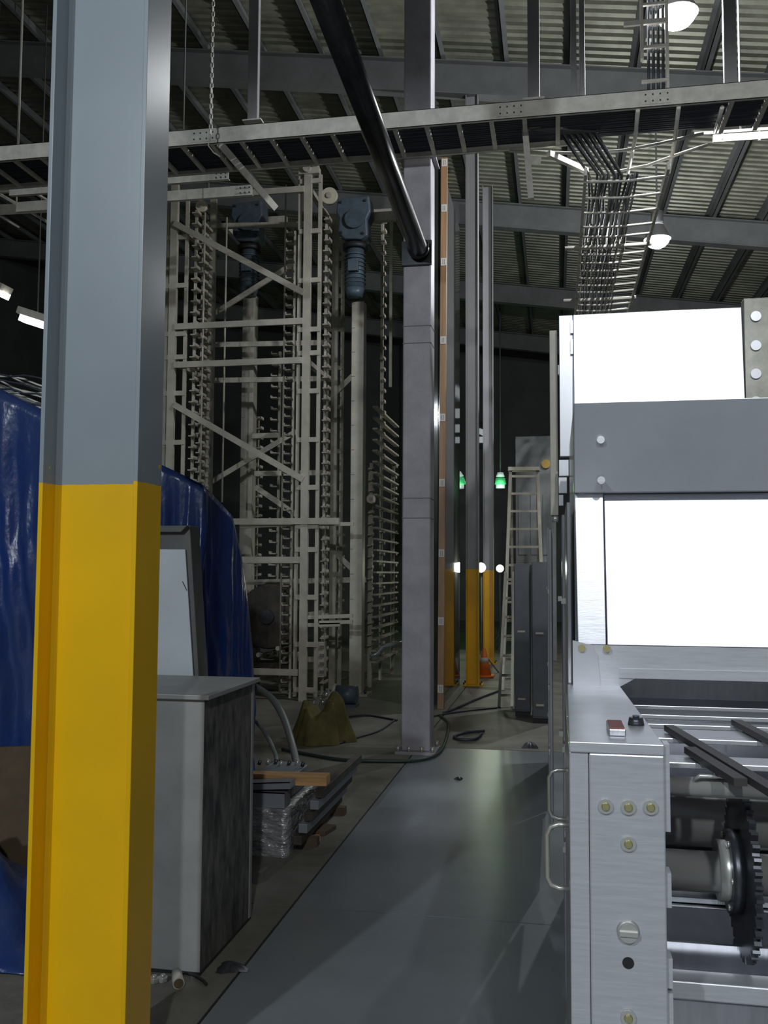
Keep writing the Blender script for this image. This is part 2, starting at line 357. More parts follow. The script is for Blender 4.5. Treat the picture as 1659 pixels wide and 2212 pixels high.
# wire basket tray running down the hall
TB0, TB1, BZ = 0.28, 0.97, 5.0
t2 = thing('cable_tray', 'wire basket cable tray branching off the long tray and running down the hall', 'cable tray', (0.6, 8, BZ))
for X in (TB0, TB1): MB().box(X-0.012, X+0.012, 7.97, 16, BZ-0.01, BZ+0.06).build('side_rail', M_GALV, t2)
Y = 8.1; k = 0
while Y < 16:
    big = (k % 7 == 5); x0 = TB0-(0.16 if big else 0.01)
    MB().tube([(x0, Y, BZ+(-.03 if big else -.012)), ((TB0+TB1)/2, Y+0.0, BZ-(.035 if big else .03)), (TB1+(0.03 if big else 0.01), Y, BZ+(-.03 if big else -.012))], 0.022 if big else 0.012, 6).build('support_bar' if big else 'rung', M_GALV, t2)
    Y += 0.36 if k < 3 else 0.27; k += 1
for k in range(17):
    x0 = TB0+0.04+k*0.026; pts = [(x0+random.uniform(-.02, .02), 8.1+i*0.5, BZ+0.012+random.uniform(0, .05)) for i in range(16)]
    if k < 12: pts = [(x0-0.55-0.02*k, 7.62, TZ+0.05), (x0-0.25, 7.75, TZ+0.03)] + pts
    MB().tube(pts, 0.011, 6).build('cable', mat('grey_cable', (0.20, 0.20, 0.19), 0.5) if k % 2 else M_CABLE, t2)
# curved corner rails of the branch
for q in ([(1100, 326), (1180, 329), (1265, 331), (1345, 325), (1425, 310), (1520, 288)], [(1268, 373), (1330, 371), (1400, 357), (1460, 335), (1530, 312)]):
    MB().tube([onZ(x, y, TZ-0.02) for x, y in q], 0.014, 8).build('curved_rail', M_GALV, t2)
for q in ([(1378, 238), (1372, 300), (1357, 372)], [(1466, 232), (1458, 300), (1445, 372)], [(1560, 232), (1545, 285)]):
    MB().tube([onZ(x, y, TZ-0.01) for x, y in q], 0.017, 8).build('crossing_rung', M_GALV, t2)
MB().beam(onZ(1185, 332, TZ-0.05), onZ(1268, 370, TZ-0.05), 0.05, 0.04).build('corner_brace', M_GALV, t2)
# rail of the tray beyond
t3 = thing('cable_tray', 'short tray rail with cables behind the long tray, near the lit lamp', 'cable tray', onY(1600, 290, 8.9))
a = onY(1500, 290, 8.9); b = onY(1700, 276, 8.9); MB().beam(a, b, 0.025, 0.03).build('upper_rail', M_GALV, t3)
a2 = onY(1540, 300, 8.9); b2 = onY(1720, 288, 8.9); MB().beam(a2, b2, 0.07, 0.02).build('lower_rail', M_GALV, t3)
for k in (1560, 1640): MB().beam(onY(k, 280, 8.9), onY(k, 304, 8.9), 0.02, 0.02).build('tie', M_GALV, t3)
MB().cyl(onY(1600, 283, 8.9), (onY(1600, 283, 8.9).x, 8.9, roofz(0.9)-0.3), 0.01, None, 6).build('hanger_rod', M_STEEL, t3)
# vertical riser
RY = 7.9
xl = onY(1386, 60, RY).x; xr = onY(1440, 60, RY).x
t4 = thing('cable_riser', 'galvanised ladder riser dropping from the roof to the tray branch', 'cable riser', (xl, RY, 5.3))
zt = roofz(xl)-0.72
MB().box(xl-0.012, xl+0.012, RY-0.03, RY+0.03, onY(1386, 130, RY).z, zt).build('side_rail', M_GALV, t4)
MB().box(xr-0.012, xr+0.012, RY-0.03, RY+0.03, TZ+0.1, zt).build('side_rail', M_GALV, t4)
for py, ex in ((-90, 0), (-40, 0), (12, 0), (50, -0.14), (104, 0), (178, 0), (216, 0)):
    z = onY(1410, py, RY).z; MB().box(xl-0.01+ex, xr+0.01, RY-0.035, RY-0.01, z-(0.02 if ex else 0.011), z+(0.02 if ex else 0.011)).build('rung', M_GALV, t4)
for k in range(4): MB().tube([(xl+0.05+k*0.04, RY+0.02, 5.3), (xl+0.05+k*0.04+.01, RY+.02, 6.5), (xl+0.05+k*0.04, RY+0.02, zt)], 0.013, 6).build('cable', M_CABLE, t4)
M_STRUT = mat('strut_grey', (0.25, 0.24, 0.25), 0.5, 0, 0.15, 4)
# hanger posts
def hanger(px, wpx, py, Y, label, z_end=None):
    a = onY(px, py, Y); w = wpx*Y/F
    t = thing('tray_hanger', label, 'hanger', a, 'struts hanging from the roof to the cable trays')
    for xa, xb in (((a.x-w/2, a.x-w*0.1), (a.x+w*0.1, a.x+w/2)) if z_end else ((a.x-w/2, a.x+w/2),)):
        MB().box(xa, xb, Y-0.03, Y+0.03, a.z, roofz(a.x)-0.2).build('strut', M_STRUT, t, 0.004)
    MB().box(a.x-w/2-0.04, a.x+w/2+0.04, Y-0.05, Y+0.05, a.z-0.012, a.z).build('foot_plate', M_GALV, t)
    MB().box(a.x-w/2-0.05, a.x+w/2+0.05, Y-0.05, Y+0.05, roofz(a.x)-0.22, roofz(a.x)-0.19).build('top_plate', M_STEEL, t)
hanger(547, 24, 262, TY+0.29, 'grey strut holding up the long tray, nearest the hanging chain')
hanger(1153, 26, 216, TY+0.29, 'grey strut holding up the long tray, next beyond the square column')
hanger(1249, 30, 214, TY+0.35, 'slim double grey strut above the long tray near the branch', True)
hanger(1578, 26, 190, TY+0.29, 'grey strut holding up the long tray beside the lit lamps')
# bent strut brackets below the trays
def strut(label, pts, Y, w, extra=None):
    q = [onY(x, y, Yv) for (x, y), Yv in zip(pts, Y)]
    t = thing('strut_bracket', label, 'bracket', q[0]); MB().beam(q[0], q[1], w, 0.045).build('channel', M_GALV, t)
    if extra: MB().beam(onY(*extra[0], Y[1]), onY(*extra[1], Y[1]), 0.07, 0.03).build('tab', M_GALV, t)
strut('channel strut hanging down below the long tray beside the branch', [(1134, 277), (1147, 430)], (TY+0.3, TY+0.3), 0.05, ((1140, 348), (1168, 350)))
strut('slanting channel strut under the long tray in front of the storage lift', [(476, 312), (594, 448)], (TY+0.02, TY+1.0), 0.06)
# galvanised plates below tray by the near column
for lab, a_, b_, hh, Yp_ in (('upper of two galvanised beams below the long tray', (250, 392), (494, 378), 0.085, 8.6), ('lower, brighter of two galvanised beams below the long tray', (250, 436), (545, 410), 0.11, 9.2)):
    a = onY(*a_, Yp_); b = onY(*b_, Yp_); a.z = b.z
    t = thing('tray_beam', lab, 'beam', b); MB().box(a.x-1.2, b.x, Yp_-0.003, Yp_+0.003, b.z-hh/2, b.z+hh/2).box(a.x-1.2, b.x, Yp_, Yp_+0.04, b.z-hh/2, b.z-hh/2+0.005).build('beam_web', M_GALV, t)
    for k in range(3):
        for s in (-1, 1): MB().cyl((b.x-0.03-k*0.05, Yp_-0.003, b.z+s*hh*0.25), (b.x-0.03-k*0.05, Yp_-0.012, b.z+s*hh*0.25), 0.009, None, 6).build('bolt', M_DKST, t)
    for k in (0.5, 1.6): MB().cyl((b.x-k, Yp_+0.02, b.z), (b.x-k, Yp_+0.02, roofz(b.x-k)-0.2), 0.009, None, 6).build('hanger_rod', M_STEEL, t)
# left side tray beyond the near column
for i, (py, Yv) in enumerate(((408, 9.4), (455, 10.4))):
    a = onY(-40, py, Yv); b = onY(240, py-14, Yv)
    t = thing('tray_beam', ('galvanised tray rail behind the yellow and grey column, nearer the long tray', 'galvanised tray rail behind the yellow and grey column, farther from the long tray')[i], 'beam', a)
    MB().beam(a, b, 0.12, 0.04).build('beam_web', M_GALV, t)
    for px in (35,): c_ = onY(px, py, Yv); MB().cyl(c_, (c_.x, Yv, roofz(c_.x)-0.2), 0.012, None, 6).build('hanger_rod', M_GALV, t)
    for px in (-20, 60, 120): MB().beam(onY(px, py, Yv), onY(px+60, py+35, Yv+0.6), 0.03, 0.02).build('rung', M_GALV, t)
# hanging chain
t = thing('hanging_chain', 'thin chain hanging from the roof over the long tray', 'chain', onY(455, 290, 7.2))
a = onY(455, 292, 7.2); b = MB(); z = a.z; k = 0
while z < 8.2:
    off = Vector((0.012, 0, 0)) if k % 2 else Vector((0, 0.012, 0))
    MB().tube([Vector((a.x, 7.2, z))-off*0.4, Vector((a.x, 7.2, z+0.012))+off, Vector((a.x, 7.2, z+0.042))+off, Vector((a.x, 7.2, z+0.054)), Vector((a.x, 7.2, z+0.042))-off, Vector((a.x, 7.2, z+0.012))-off, Vector((a.x, 7.2, z))-off*0.4], 0.006, 5).build('link', M_GALV, t)
    z += 0.045; k += 1
MB().tube([(a.x, 7.2, 8.2), (a.x, 7.2, roofz(a.x)-0.15)], 0.006, 6).build('cable', M_GALV, t)
MB().tube([onY(455, 292, 7.2), onY(450, 315, 7.2), onY(462, 330, 7.2), onY(475, 338, 7.2)], 0.006, 6).build('hook', M_GALV, t)
# ============================================================ STORAGE LIFT
LY, LB = 11.0, 12.2
def xat(px, Y, py=950): return onY(px, py, Y).x
def zat(px, py, Y): return onY(px, py, Y).z
t = thing('storage_lift', 'tall cream lattice frame of the vertical storage lift', 'storage lift', (xat(515, LY), LY, 0))
TL = t
def upr(px, wpx, Y, z0, z1, nm='upright', m_=M_CREAM, d=0.06, par=None):
    x = xat(px, Y); w = wpx*Y/F; return MB().box(x-w/2, x+w/2, Y-d/2, Y+d/2, z0, z1).build(nm, m_, par or TL)
ztop = zat(663, 362, LY)
def mast(px, pl, pr, Y, z0, z1, tops, wmain=17, m_=M_CREAM):
    u = upr(px, wmain, Y, z0, z1, 'upright', m_)
    for q in (pl, pr): upr(q, 8, Y+0.02, z0+0.05, z1-0.1, 'guide_rail', m_, 0.03, u)
    xa, xb = xat(pl, Y), xat(pr, Y)
    for py in tops:
        z = zat(px, py, Y); MB().box(xa-0.01, xb+0.01, Y-0.012, Y+0.012, z-0.03, z+0.03).build('tie', m_, u)
    return u
mr = mast(660, 643, 687, LY, 0, ztop, [392, 500, 606, 712, 763, 845, 950, 1053, 1137, 1187, 1290, 1392, 1490])
ml = mast(368, 354, 396, LY, 0, zat(368, 400, LY), [514, 618, 722, 772, 850, 956, 1060, 1160])
# column head of the right mast
z = ztop; xr_ = xat(660, LY)
MB().box(xr_-0.12, xr_+0.15, LY-0.05, LY+0.05, z-0.10, z-0.02).build('mast_head', M_CREAM, mr, 0.005)
MB().cyl((xr_, LY-0.09, z-0.04), (xr_, LY-0.03, z-0.04), 0.05, None, 18).build('head_bolt', M_CREAMD, mr)
MB().box(xr_+0.06, xr_+0.13, LY-0.06, LY+0.06, z-0.02, z+0.03).build('head_bracket', M_CREAM, mr, 0.005)
for pa_, pb_ in (((470, 418), (652, 412)), ((375, 703), (652, 692)), ((375, 787), (652, 776)), ((370, 1131), (735, 1122)), ((370, 1212), (652, 1207)), ((370, 1450), (650, 1452))):
    x0, x1 = xat(pa_[0], LY), xat(pb_[0], LY); z = zat(600, (pa_[1]+pb_[1])/2, LY)
    MB().box(x0, x1, LY-0.05, LY-0.015, z-0.038, z+0.038).build('cross_bar', M_CREAM, TL)
for pa_, pb_ in (((376, 482), (655, 632)), ((376, 874), (655, 1036))):
    MB().beam(onY(*pa_, LY-0.04), onY(*pb_, LY-0.04), 0.075, 0.03).build('brace', M_CREAM, TL)
# short lower bars with clamps reaching to the right
for pa_, pb_, m_ in (((520, 1137), (632, 1133), M_CREAM), ((690, 1132), (764, 1132), M_CREAM), ((535, 1214), (634, 1213), M_CREAMD), ((650, 1334), (762, 1330), M_CREAM), ((655, 1350), (735, 1349), M_CREAM), ((690, 1345), (762, 1343), M_CREAM)):
    MB().beam(onY(*pa_, LY+0.06), onY(*pb_, LY+0.06), 0.045, 0.05).build('short_bar', m_, TL)
# back frame of the same tower
ub = mast(722, 706, 738, LB, 0, zat(722, 470, LB), [505, 560, 640, 712, 795, 880, 975, 1065, 1150, 1240, 1330], 14, M_CREAMD)
upr(453, 14, LB, 0, zat(453, 430, LB), 'upright', M_CREAMD)
for pa_, pb_ in (((455, 488), (720, 484)), ((455, 745), (720, 740)), ((455, 822), (720, 818)), ((545, 942), (600, 940)), ((550, 1023), (720, 1021)), ((530, 1258), (790, 1252)), ((560, 1424), (720, 1424))):
    MB().beam(onY(*pa_, LB), onY(*pb_, LB), 0.07, 0.03).build('cross_bar', M_CREAMD, TL)
for pa_, pb_ in (((452, 684), (640, 566)), ((448, 1046), (640, 932)), ((552, 1052), (640, 1112)), ((566, 1310), (640, 1262)), ((706, 866), (762, 812)), ((712, 1182), (762, 1230))):
    MB().beam(onY(*pa_, LB-0.02), onY(*pb_, LB-0.02), 0.07, 0.03).build('brace', M_CREAMD, TL)
# depth ties between front and back frame
for px, pys in ((660, (405, 780, 1130, 1330)), (368, (480, 780, 1130))):
    for py in pys:
        z = zat(px, py, LY); x = xat(px, LY); MB().box(x-0.03, x+0.03, LY+0.03, LB-0.04, z-0.03, z+0.03).build('depth_tie', M_CREAMD, TL)
# thin hoist ropes
for px, y0, y1, Y in ((482, 470, 1085, 11.5), (611, 400, 1500, 11.4), (434, 460, 1040, 11.2)):
    x = xat(px, Y); MB().cyl((x, Y, zat(px, y1, Y)), (x, Y, zat(px, y0, Y)), 0.013, None, 8).build('hoist_rope', M_CREAM, TL)
# rope wheels
for px, py, Y, r in ((436, 446, 11.2, 0.075), (712, 424, 11.6, 0.11), (745, 455, 11.9, 0.08), (802, 1078, 12.2, 0.06)):
    c = onY(px, py, Y); w = MB().cyl((c.x, Y-0.03, c.z), (c.x, Y+0.03, c.z), r, None, 20).build('rope_wheel', mat('pale_wheel', (0.66, 0.60, 0.48), 0.4), TL)
    MB().cyl((c.x, Y-0.05, c.z), (c.x, Y-0.03, c.z), r*0.35, None, 12).build('hub', M_CREAMD, w)
# toothed bracket rails standing in the lift
def bracket_rail(px, Y, y0, y1, step, label, side=1, wr=5, wb=14, m_=M_CREAMD, depth=0.12, par=None):
    x = xat(px, Y); z0, z1 = 0.0, zat(px, y0, Y); zs_ = zat(px, y1, Y); w = wr*Y/F
    if par:
        t = MB().box(x-w/2, x+w/2, Y-0.02, Y+0.02, z0, z1).build('toothed_rail', m_, par)
    else:
        t = thing('bracket_rail', label, 'rail', (x, Y, z0), 'toothed shelf rails in the storage lift')
        MB().box(x-w/2, x+w/2, Y-0.02, Y+0.02, z0, z1).build('rail', m_, t)
    z = zs_+0.05; s = step*Y/F; first = None
    while z < z1-0.03:
        if first is None:
            L = wb*Y/F; b = MB().box(x+(0 if side > 0 else -L), x+(L if side > 0 else 0), Y-0.03-depth, Y-0.02, z-0.012, z+0.004)
            b.box(x+(L-0.012 if side > 0 else -L), x+(L if side > 0 else -L+0.012), Y-0.03-depth, Y-0.02, z-0.012, z+0.03)
            first = b.build('bracket', m_, t); zf = z
        else:
            c = first.copy(); col.objects.link(c); c.parent = t; c.location = (random.uniform(-.006, .006), 0, z-zf)
        z += s
    return t
GR = [(416, 11.15, 455, 1050, 26, 1, 'lift frame, first behind its far front upright'), (432, 11.6, 470, 1050, 22, 1, 'lift frame, second behind its far front upright'), (441, 11.85, 480, 1060, 22, 1, 'lift frame, third behind its far front upright'),
      (633, 11.25, 500, 1500, 21, -1, 'lift upright with the bolted head, inner face'), (603, 12.9, 760, 1300, 25, -1, 'middle of the lift frame behind the hoist rope'), (557, 13.15, 900, 1250, 22, 1, 'pale guide post on the blue tarpaulin side'),
      (735, 12.9, 1130, 1330, 24, 1, 'rear upright, behind the lower arms'), (701, 11.5, 470, 1480, 24, 1, 'lift upright with the bolted head, outer face')]
for px, Y, y0, y1, st, sd, lb in GR: bracket_rail(px, Y, y0, y1, st, 'toothed cream shelf rail by the '+lb, sd)
# shelf ledges running into the dark rack
t = thing('shelf_rack', 'rack of many shelf ledges between the pale guide post and square column', 'rack', (-2.25, 12.8, 0))
xs0 = xat(806, 12.5)
for px, Y, y0, y1 in ((800, 12.6, 1010, 1400), (824, 13.4, 470, 1420), (850, 14.2, 1000, 1420)):
    bracket_rail(px, Y, y0, y1, 24, '', 1, 6, 10, M_CREAMD, par=t)
for k in range(24):
    z = zat(806, 1440, 12.5)+0.06 + k*0.153
    MB().box(xs0-0.01, xs0+0.06, 12.5, 14.3, z-0.012, z+0.012).build('shelf_ledge', M_CREAMD, t)
for Y in (12.55, 14.25): MB().box(xs0-0.05, xs0-0.01, Y-0.03, Y+0.03, 0, zat(806, 1000, 12.5)).build('rack_post', M_CREAMD, t)
MB().box(xat(843, 12.4)-0.02, xat(843, 12.4)+0.02, 12.38, 12.42, zat(843, 836, 12.4), zat(843, 466, 12.4)).build('drop_post', M_CREAMD, t)
MB().beam(onY(800, 462, 12.4), onY(846, 460, 12.4), 0.09, 0.1).build('head_beam', M_CREAMD, t)
MB().tube([onY(800, 1418, 12.3), onY(815, 1412, 12.35), onY(826, 1398, 12.4), onY(850, 1392, 12.5), onY(870, 1386, 12.6)], 0.022, 8).build('bright_trim', mat('bright_trim', (0.6, 0.66, 0.75), 0.2, 0.6), t)
# guide posts and gear motors
def post(px, wpx, Y, y0, label):
    x = xat(px, Y); w = wpx*Y/F; t = thing('guide_post', label, 'post', (x, Y, 0))
    MB().box(x-w/2, x+w/2, Y-0.09, Y+0.09, 0.03, zat(px, y0, Y)).build('shaft', M_CREAM, t, 0.008)
    MB().box(x-w/2-0.09, x+w/2+0.09, Y-0.16, Y+0.16, 0, 0.03).build('base_plate', M_CREAMD, t)
    for k in range(14): MB().box(x-w/2-0.004, x-w/2+0.05, Y-0.094, Y-0.089, 0.9+k*0.32, 0.905+k*0.32).build('scale_mark', M_FRAMEB, t)
    for s in (-1, 1): MB().cyl((x+s*(w/2+0.05), Y-0.1, 0.03), (x+s*(w/2+0.05), Y-0.1, 0.08), 0.018, None, 6).build('anchor_nut', M_DKST, t)
    return t
post(774, 28, 11.7, 655, 'pale tall guide post standing on a base plate near the square column')
post(537, 28, 12.75, 640, 'pale tall guide post behind the blue tarpaulin')
def gear_motor(px, py, Y, label, sc=1.0):
    c = onY(px, py, Y); t = thing('gear_motor', label, 'motor', c, 'blue grey gear motors atop the guide posts')
    def P(dx, dy, dz): return c + Vector((dx, dy, dz))*sc
    b = MB(); ol = [(-0.22, 0.2), (0.22, 0.22), (0.24, 0.0), (0.19, -0.1), (0.2, -0.33), (0.1, -0.38), (-0.13, -0.36), (-0.21, -0.25), (-0.2, -0.06), (-0.24, 0.02)]
    b.prism([P(x, -0.16, z) for x, z in ol], (0, 0.32*sc, 0)).build('gear_case', M_MOTOR, t, 0.02)
    MB().cyl(P(0.02, -0.16, -0.1), P(0.02, -0.2, -0.1), 0.13*sc, None, 24).build('case_cover', M_MOTOR, t)
    MB().cyl(P(0, 0, -0.40), P(0, 0, -0.47), 0.17*sc, None, 24).build('flange_ring', M_BLACK, t)
    MB().cyl(P(0, 0, -0.47), P(0, 0, -1.02), 0.125*sc, 0.135*sc, 24).build('motor_body', M_MOTOR, t)
    for k in range(8): MB().cyl(P(0, 0, -0.55-k*0.055), P(0, 0, -0.562-k*0.055), 0.148*sc, None, 24).build('cooling_fin', M_MOTOR, t)
    MB().cyl(P(0, 0, -1.02), P(0, 0, -1.14), 0.14*sc, 0.10*sc, 24).build('fan_cowl', M_MOTOR, t)
    MB().box(*[v for q in zip(P(-0.06, -0.2, -0.82), P(0.08, -0.12, -0.66)) for v in q]).build('terminal_box', M_MOTOR, t, 0.006)
    for dx, dz in ((-0.17, 0.15), (0.17, 0.15), (-0.16, -0.27), (0.14, -0.3)): MB().cyl(P(dx, -0.16, dz), P(dx, -0.18, dz), 0.018*sc, None, 6).build('bolt', M_DKST, t)
gear_motor(540, 475, 12.62, 'blue grey gear motor hanging inside the lift frame')
gear_motor(768, 468, 11.55, 'blue grey gear motor hanging beside the lift frame, near the slanting pipe', 0.95)
# hanging motor supports
for px, Y, y, lb in ((540, 12.62, 452, 'mounting beam over the gear motor inside the lift frame'), (768, 11.55, 440, 'mounting beam over the gear motor beside the lift frame')):
    c = onY(px, y, Y); t = thing('motor_beam', lb, 'beam', c)
    MB().box(c.x-0.5, c.x+0.5, Y+0.17, Y+0.25, c.z-0.18, c.z-0.06).build('beam_web', M_CREAMD, t); MB().box(c.x-0.5, c.x-0.44, Y+0.17, Y+0.6, c.z-0.16, c.z-0.08).build('end_arm', M_CREAMD, t)
# lower machinery of the lift
t = thing('lift_carriage', 'grimy round lift drum and base machinery at the foot of the lift', 'machinery', onZ(600, 1500))
M_GRIME = mat('grimy_steel', (0.07, 0.06, 0.05), 0.55, 0.3, 0.4, 5)
c = onY(596, 1330, 11.9); MB().cyl((c.x, 11.6, c.z), (c.x, 12.0, c.z), 0.42, None, 32).build('drum', M_GRIME, t, 0.01)
MB().cyl((c.x, 11.56, c.z), (c.x, 11.6, c.z), 0.40, None, 32).build('drum_face', M_GRIME, t); MB().cyl((c.x, 11.5, c.z), (c.x, 11.56, c.z), 0.09, None, 16).build('drum_hub', M_DKST, t)
for py in (1388, 1436, 1462): z = zat(600, py, 11.8); MB().box(xat(545, 11.8), xat(650, 11.8), 11.7, 12.1, z-0.03, z+0.03).build('base_beam', M_GRIME, t)
for px in (560, 640): MB().box(xat(px, 11.9)-0.04, xat(px, 11.9)+0.04, 11.85, 11.95, 0, zat(px, 1330, 11.9)).build('stand', M_GRIME, t)
for k in range(7): c2 = onY(560+k*14, 1406+random.randint(-6, 8), 11.6); MB().cyl((c2.x, 11.55, c2.z), (c2.x, 11.7, c2.z), 0.03, None, 10).build('fitting', M_PLAST if k % 3 == 0 else M_GRIME, t)
t = thing('junction_box', 'cream electrical box strapped to the foot of the lift upright', 'box', onY(700, 1490, LY+0.1))
MB().box(xat(690, LY+.1), xat(705, LY+.1), LY+0.06, LY+0.22, zat(700, 1465, LY), zat(700, 1388, LY)).build('enclosure', M_CREAM, t, 0.006)
for k in range(4): z = zat(700, 1398+k*18, LY); MB().box(xat(693, LY), xat(702, LY), LY+0.045, LY+0.06, z-0.02, z+0.015).build('knockout', M_FRAMEB, t)
t = thing('small_motor', 'dark small motor on the floor at the foot of the guide post', 'motor', onZ(745, 1528))
c = onZ(745, 1528); MB().cyl((c.x-0.12, c.y+.1, 0.13), (c.x+0.12, c.y+.1, 0.13), 0.11, None, 20).build('body', M_MOTOR, t); MB().box(c.x-0.13, c.x+0.13, c.y, c.y+0.2, 0, 0.03).build('foot', M_MOTOR, t); MB().cyl((c.x-0.16, c.y+.1, 0.13), (c.x-0.12, c.y+.1, 0.13), 0.13, None, 20).build('end_bell', M_PLAST, t)

# edge board and dark panel beside it
a = onZ(951, 1532); top = onY(960, 340, a.y)
t = thing('edge_panel', 'tall dark panel with an upright orange brown edge board bearing white labels', 'panel', a)
eb = MB().hexa([(a.x-0.035, a.y, 0), (a.x+0.04, a.y, 0), (a.x+0.04, a.y+0.06, 0), (a.x-0.035, a.y+0.06, 0), (top.x-0.04, a.y, top.z), (top.x+0.035, a.y, top.z), (top.x+0.035, a.y+0.06, top.z), (top.x-0.04, a.y+0.06, top.z)]).build('edge_board', M_ORANGE, t, 0.004)
for py in (352, 450, 566, 735, 902, 1043, 1195, 1342, 1488):
    z = zat(955, py, a.y); f = z/top.z; x = a.x+(top.x-a.x)*f
    MB().box(x-0.032, x+0.034, a.y-0.006, a.y-0.002, z-0.045, z+0.045).build('paper_label', M_LABEL, eb)
    for q in (-0.012, 0.008): MB().box(x+q, x+q+0.006, a.y-0.008, a.y-0.005, z-0.03, z+0.03).build('print_mark', M_FRAMEB, eb)
MB().box(a.x-0.16, a.x-0.035, a.y+0.01, a.y+0.05, 0, top.z).build('dark_panel', M_GLOSSP, t)
MB().box(a.x-0.04, a.x-0.01, a.y+0.06, 12.98, 0, top.z).build('glossy_panel', M_GLOSSP, t)
# ============================================================ ROLLER MACHINE (right)
t = thing('roller_machine', 'stainless steel roller machine with a hood over its open roller bay', 'machine', (0.8, 2.4, 0)); TM = t
MX1 = 1.75
PY0 = 1.8; PZ = onY(1300, 1604, PY0).z
pL, pM, pR = xat(1231, PY0, 1800), xat(1274, PY0, 1800), xat(1438, PY0, 1800)
pst = MB().box(pM, pR, PY0, PY0+0.05, 0.0, PZ-0.0205).build('corner_post', M_SSB, t, 0.003)
MB().box(pL, pM-0.001, PY0+0.006, PY0+0.05, 0.0, PZ-0.0205).build('post_flange', M_SSB, t, 0.002)
for y0, y1 in ((1610, 1800), (1890, 1965), (2075, 2140), (2150, 2230)):
    MB().box(pR, pR+0.010, PY0+0.01, PY0+0.05, onY(1440, y1, PY0).z, onY(1440, y0, PY0).z).build('post_lip', M_SSB, t)
for px, py in ((1308, 1741), (1357, 1743), (1405, 1743), (1357, 1822), (1357, 2197)):
    c = onY(px, py, PY0); b = MB().cyl((c.x, PY0, c.z), (c.x, PY0-0.006, c.z), 0.0135, None, 20).build('bolt', M_SHAFT, pst)
    MB().cyl((c.x, PY0-0.006, c.z), (c.x, PY0-0.011, c.z), 0.008, 0.006, 12).build('bolt_tip', M_BRASS, pst)
c = onY(1357, 2012, PY0)
MB().cyl((c.x, PY0, c.z), (c.x, PY0-0.012, c.z), 0.021, 0.017, 24).build('cam_lock', M_SHAFT, pst); MB().box(c.x-0.016, c.x+0.016, PY0-0.017, PY0-0.012, c.z-0.004, c.z+0.004).build('lock_wing', M_SHAFT, pst)
c = onY(1357, 2080, PY0); MB().cyl((c.x, PY0+0.001, c.z), (c.x, PY0-0.0015, c.z), 0.0105, None, 20).build('post_hole', M_BLACK, pst)  # flat black disc: the dark inside the hole is painted on
# top rail running back
zz = PZ
MB().hexa([(pL, PY0, zz-0.02), (pR, PY0, zz-0.02), (0.176, 2.72, zz-0.02), (pL+0.008, 2.72, zz-0.02), (pL, PY0, zz), (pR, PY0, zz), (0.176, 2.72, zz), (pL+0.008, 2.72, zz)]).build('top_rail', M_SSB, t, 0.002)
# side panels and handles
def side_panel(y0, y1, z0, z1, x=0.012): return MB().box(x, x+0.012, y0, y1, z0, z1).build('side_panel', M_SSD, TM, 0.002)
hy = [(PY0+0.09, 1778, 1920), (2.42, 1661, 1770)]
for (y0, y1), (Yh, ya, yb) in zip(((PY0+0.052, 2.26), (2.27, 2.70)), hy):
    sp = side_panel(y0, y1, 0.12, PZ-0.022, 0.022)
    za, zb = onY(1200, ya, Yh).z, onY(1200, yb, Yh).z; L = 0.046; x0 = 0.026; r = 0.022
    pts = [(x0, Yh, za-0.002), (x0-L+r, Yh, za-0.002), (x0-L+r*0.3, Yh, za-r*0.35), (x0-L, Yh, za-r), (x0-L, Yh, zb+r), (x0-L+r*0.3, Yh, zb+r*0.35), (x0-L+r, Yh, zb+0.002), (x0, Yh, zb+0.002)]
    MB().tube(pts, 0.0052, 10).build('door_handle', mat('handle_satin', (0.62, 0.60, 0.54), 0.3, 0.7), sp)
GUARD = thing('side_guard', 'row of dark polished side guards along the aisle behind the roller machine', 'guard', (-0.03, 5.5, 0))
for k, (y0, y1, z1) in enumerate(((2.74, 3.3, 1.76), (3.32, 3.62, 1.76), (3.95, 5.0, 1.74), (5.03, 6.3, 1.80), (6.33, 7.9, 1.62))):
    TM = t if k < 2 else GUARD; sp = side_panel(y0, y1, (0.1, 0.1, 0.50, 0.22, 0.0)[k], z1, (0.032, 0.022, -0.028, -0.045, -0.05)[k])
    xx = (0.032, 0.022, -0.028, -0.045, -0.05)[k]
    for zh in (0.62, 0.95, 1.45): MB().box(xx-0.014, xx, y1-0.07, y1-0.01, zh, zh+0.018).build('hinge_pin', M_SHAFT, sp)
TM = t
# hood
hx0 = 0.055; zA, zB, zC, zD = onY(1240, 874, 2.72).z, onY(1240, 1064, 2.76).z, onY(1250, 1391, 2.72).z, onY(1240, 1481, 2.72).z
MB().hexa([(hx0, 2.76, zB), (MX1, 2.76, zB), (MX1, 2.80, zB), (hx0, 2.80, zB), (hx0, 2.69, zA), (MX1, 2.69, zA), (MX1, 2.73, zA), (hx0, 2.73, zA)]).build('hood_visor', mat('satin_stainless', (0.68, 0.69, 0.74), 0.36, 0.75, 0.08, 2), t, 0.002)
xp = xat(1309, 2.74, 1250)
MB().hexa([(xp, 2.70, zC), (MX1, 2.70, zC), (MX1, 2.75, zC), (xp, 2.75, zC), (xp, 2.81, zB-0.001), (MX1, 2.81, zB-0.001), (MX1, 2.85, zB-0.001), (xp, 2.85, zB-0.001)]).build('hood_door', M_SSW, t, 0.002)
MB().hexa([(hx0+0.006, 2.71, zC), (xp-0.003, 2.71, zC), (xp-0.003, 2.78, zC), (hx0+0.006, 2.78, zC), (hx0+0.002, 2.79, zB-0.001), (xp-0.003, 2.79, zB-0.001), (xp-0.003, 2.85, zB-0.001), (hx0+0.002, 2.85, zB-0.001)]).build('corner_stile', M_SSB, t, 0.002)
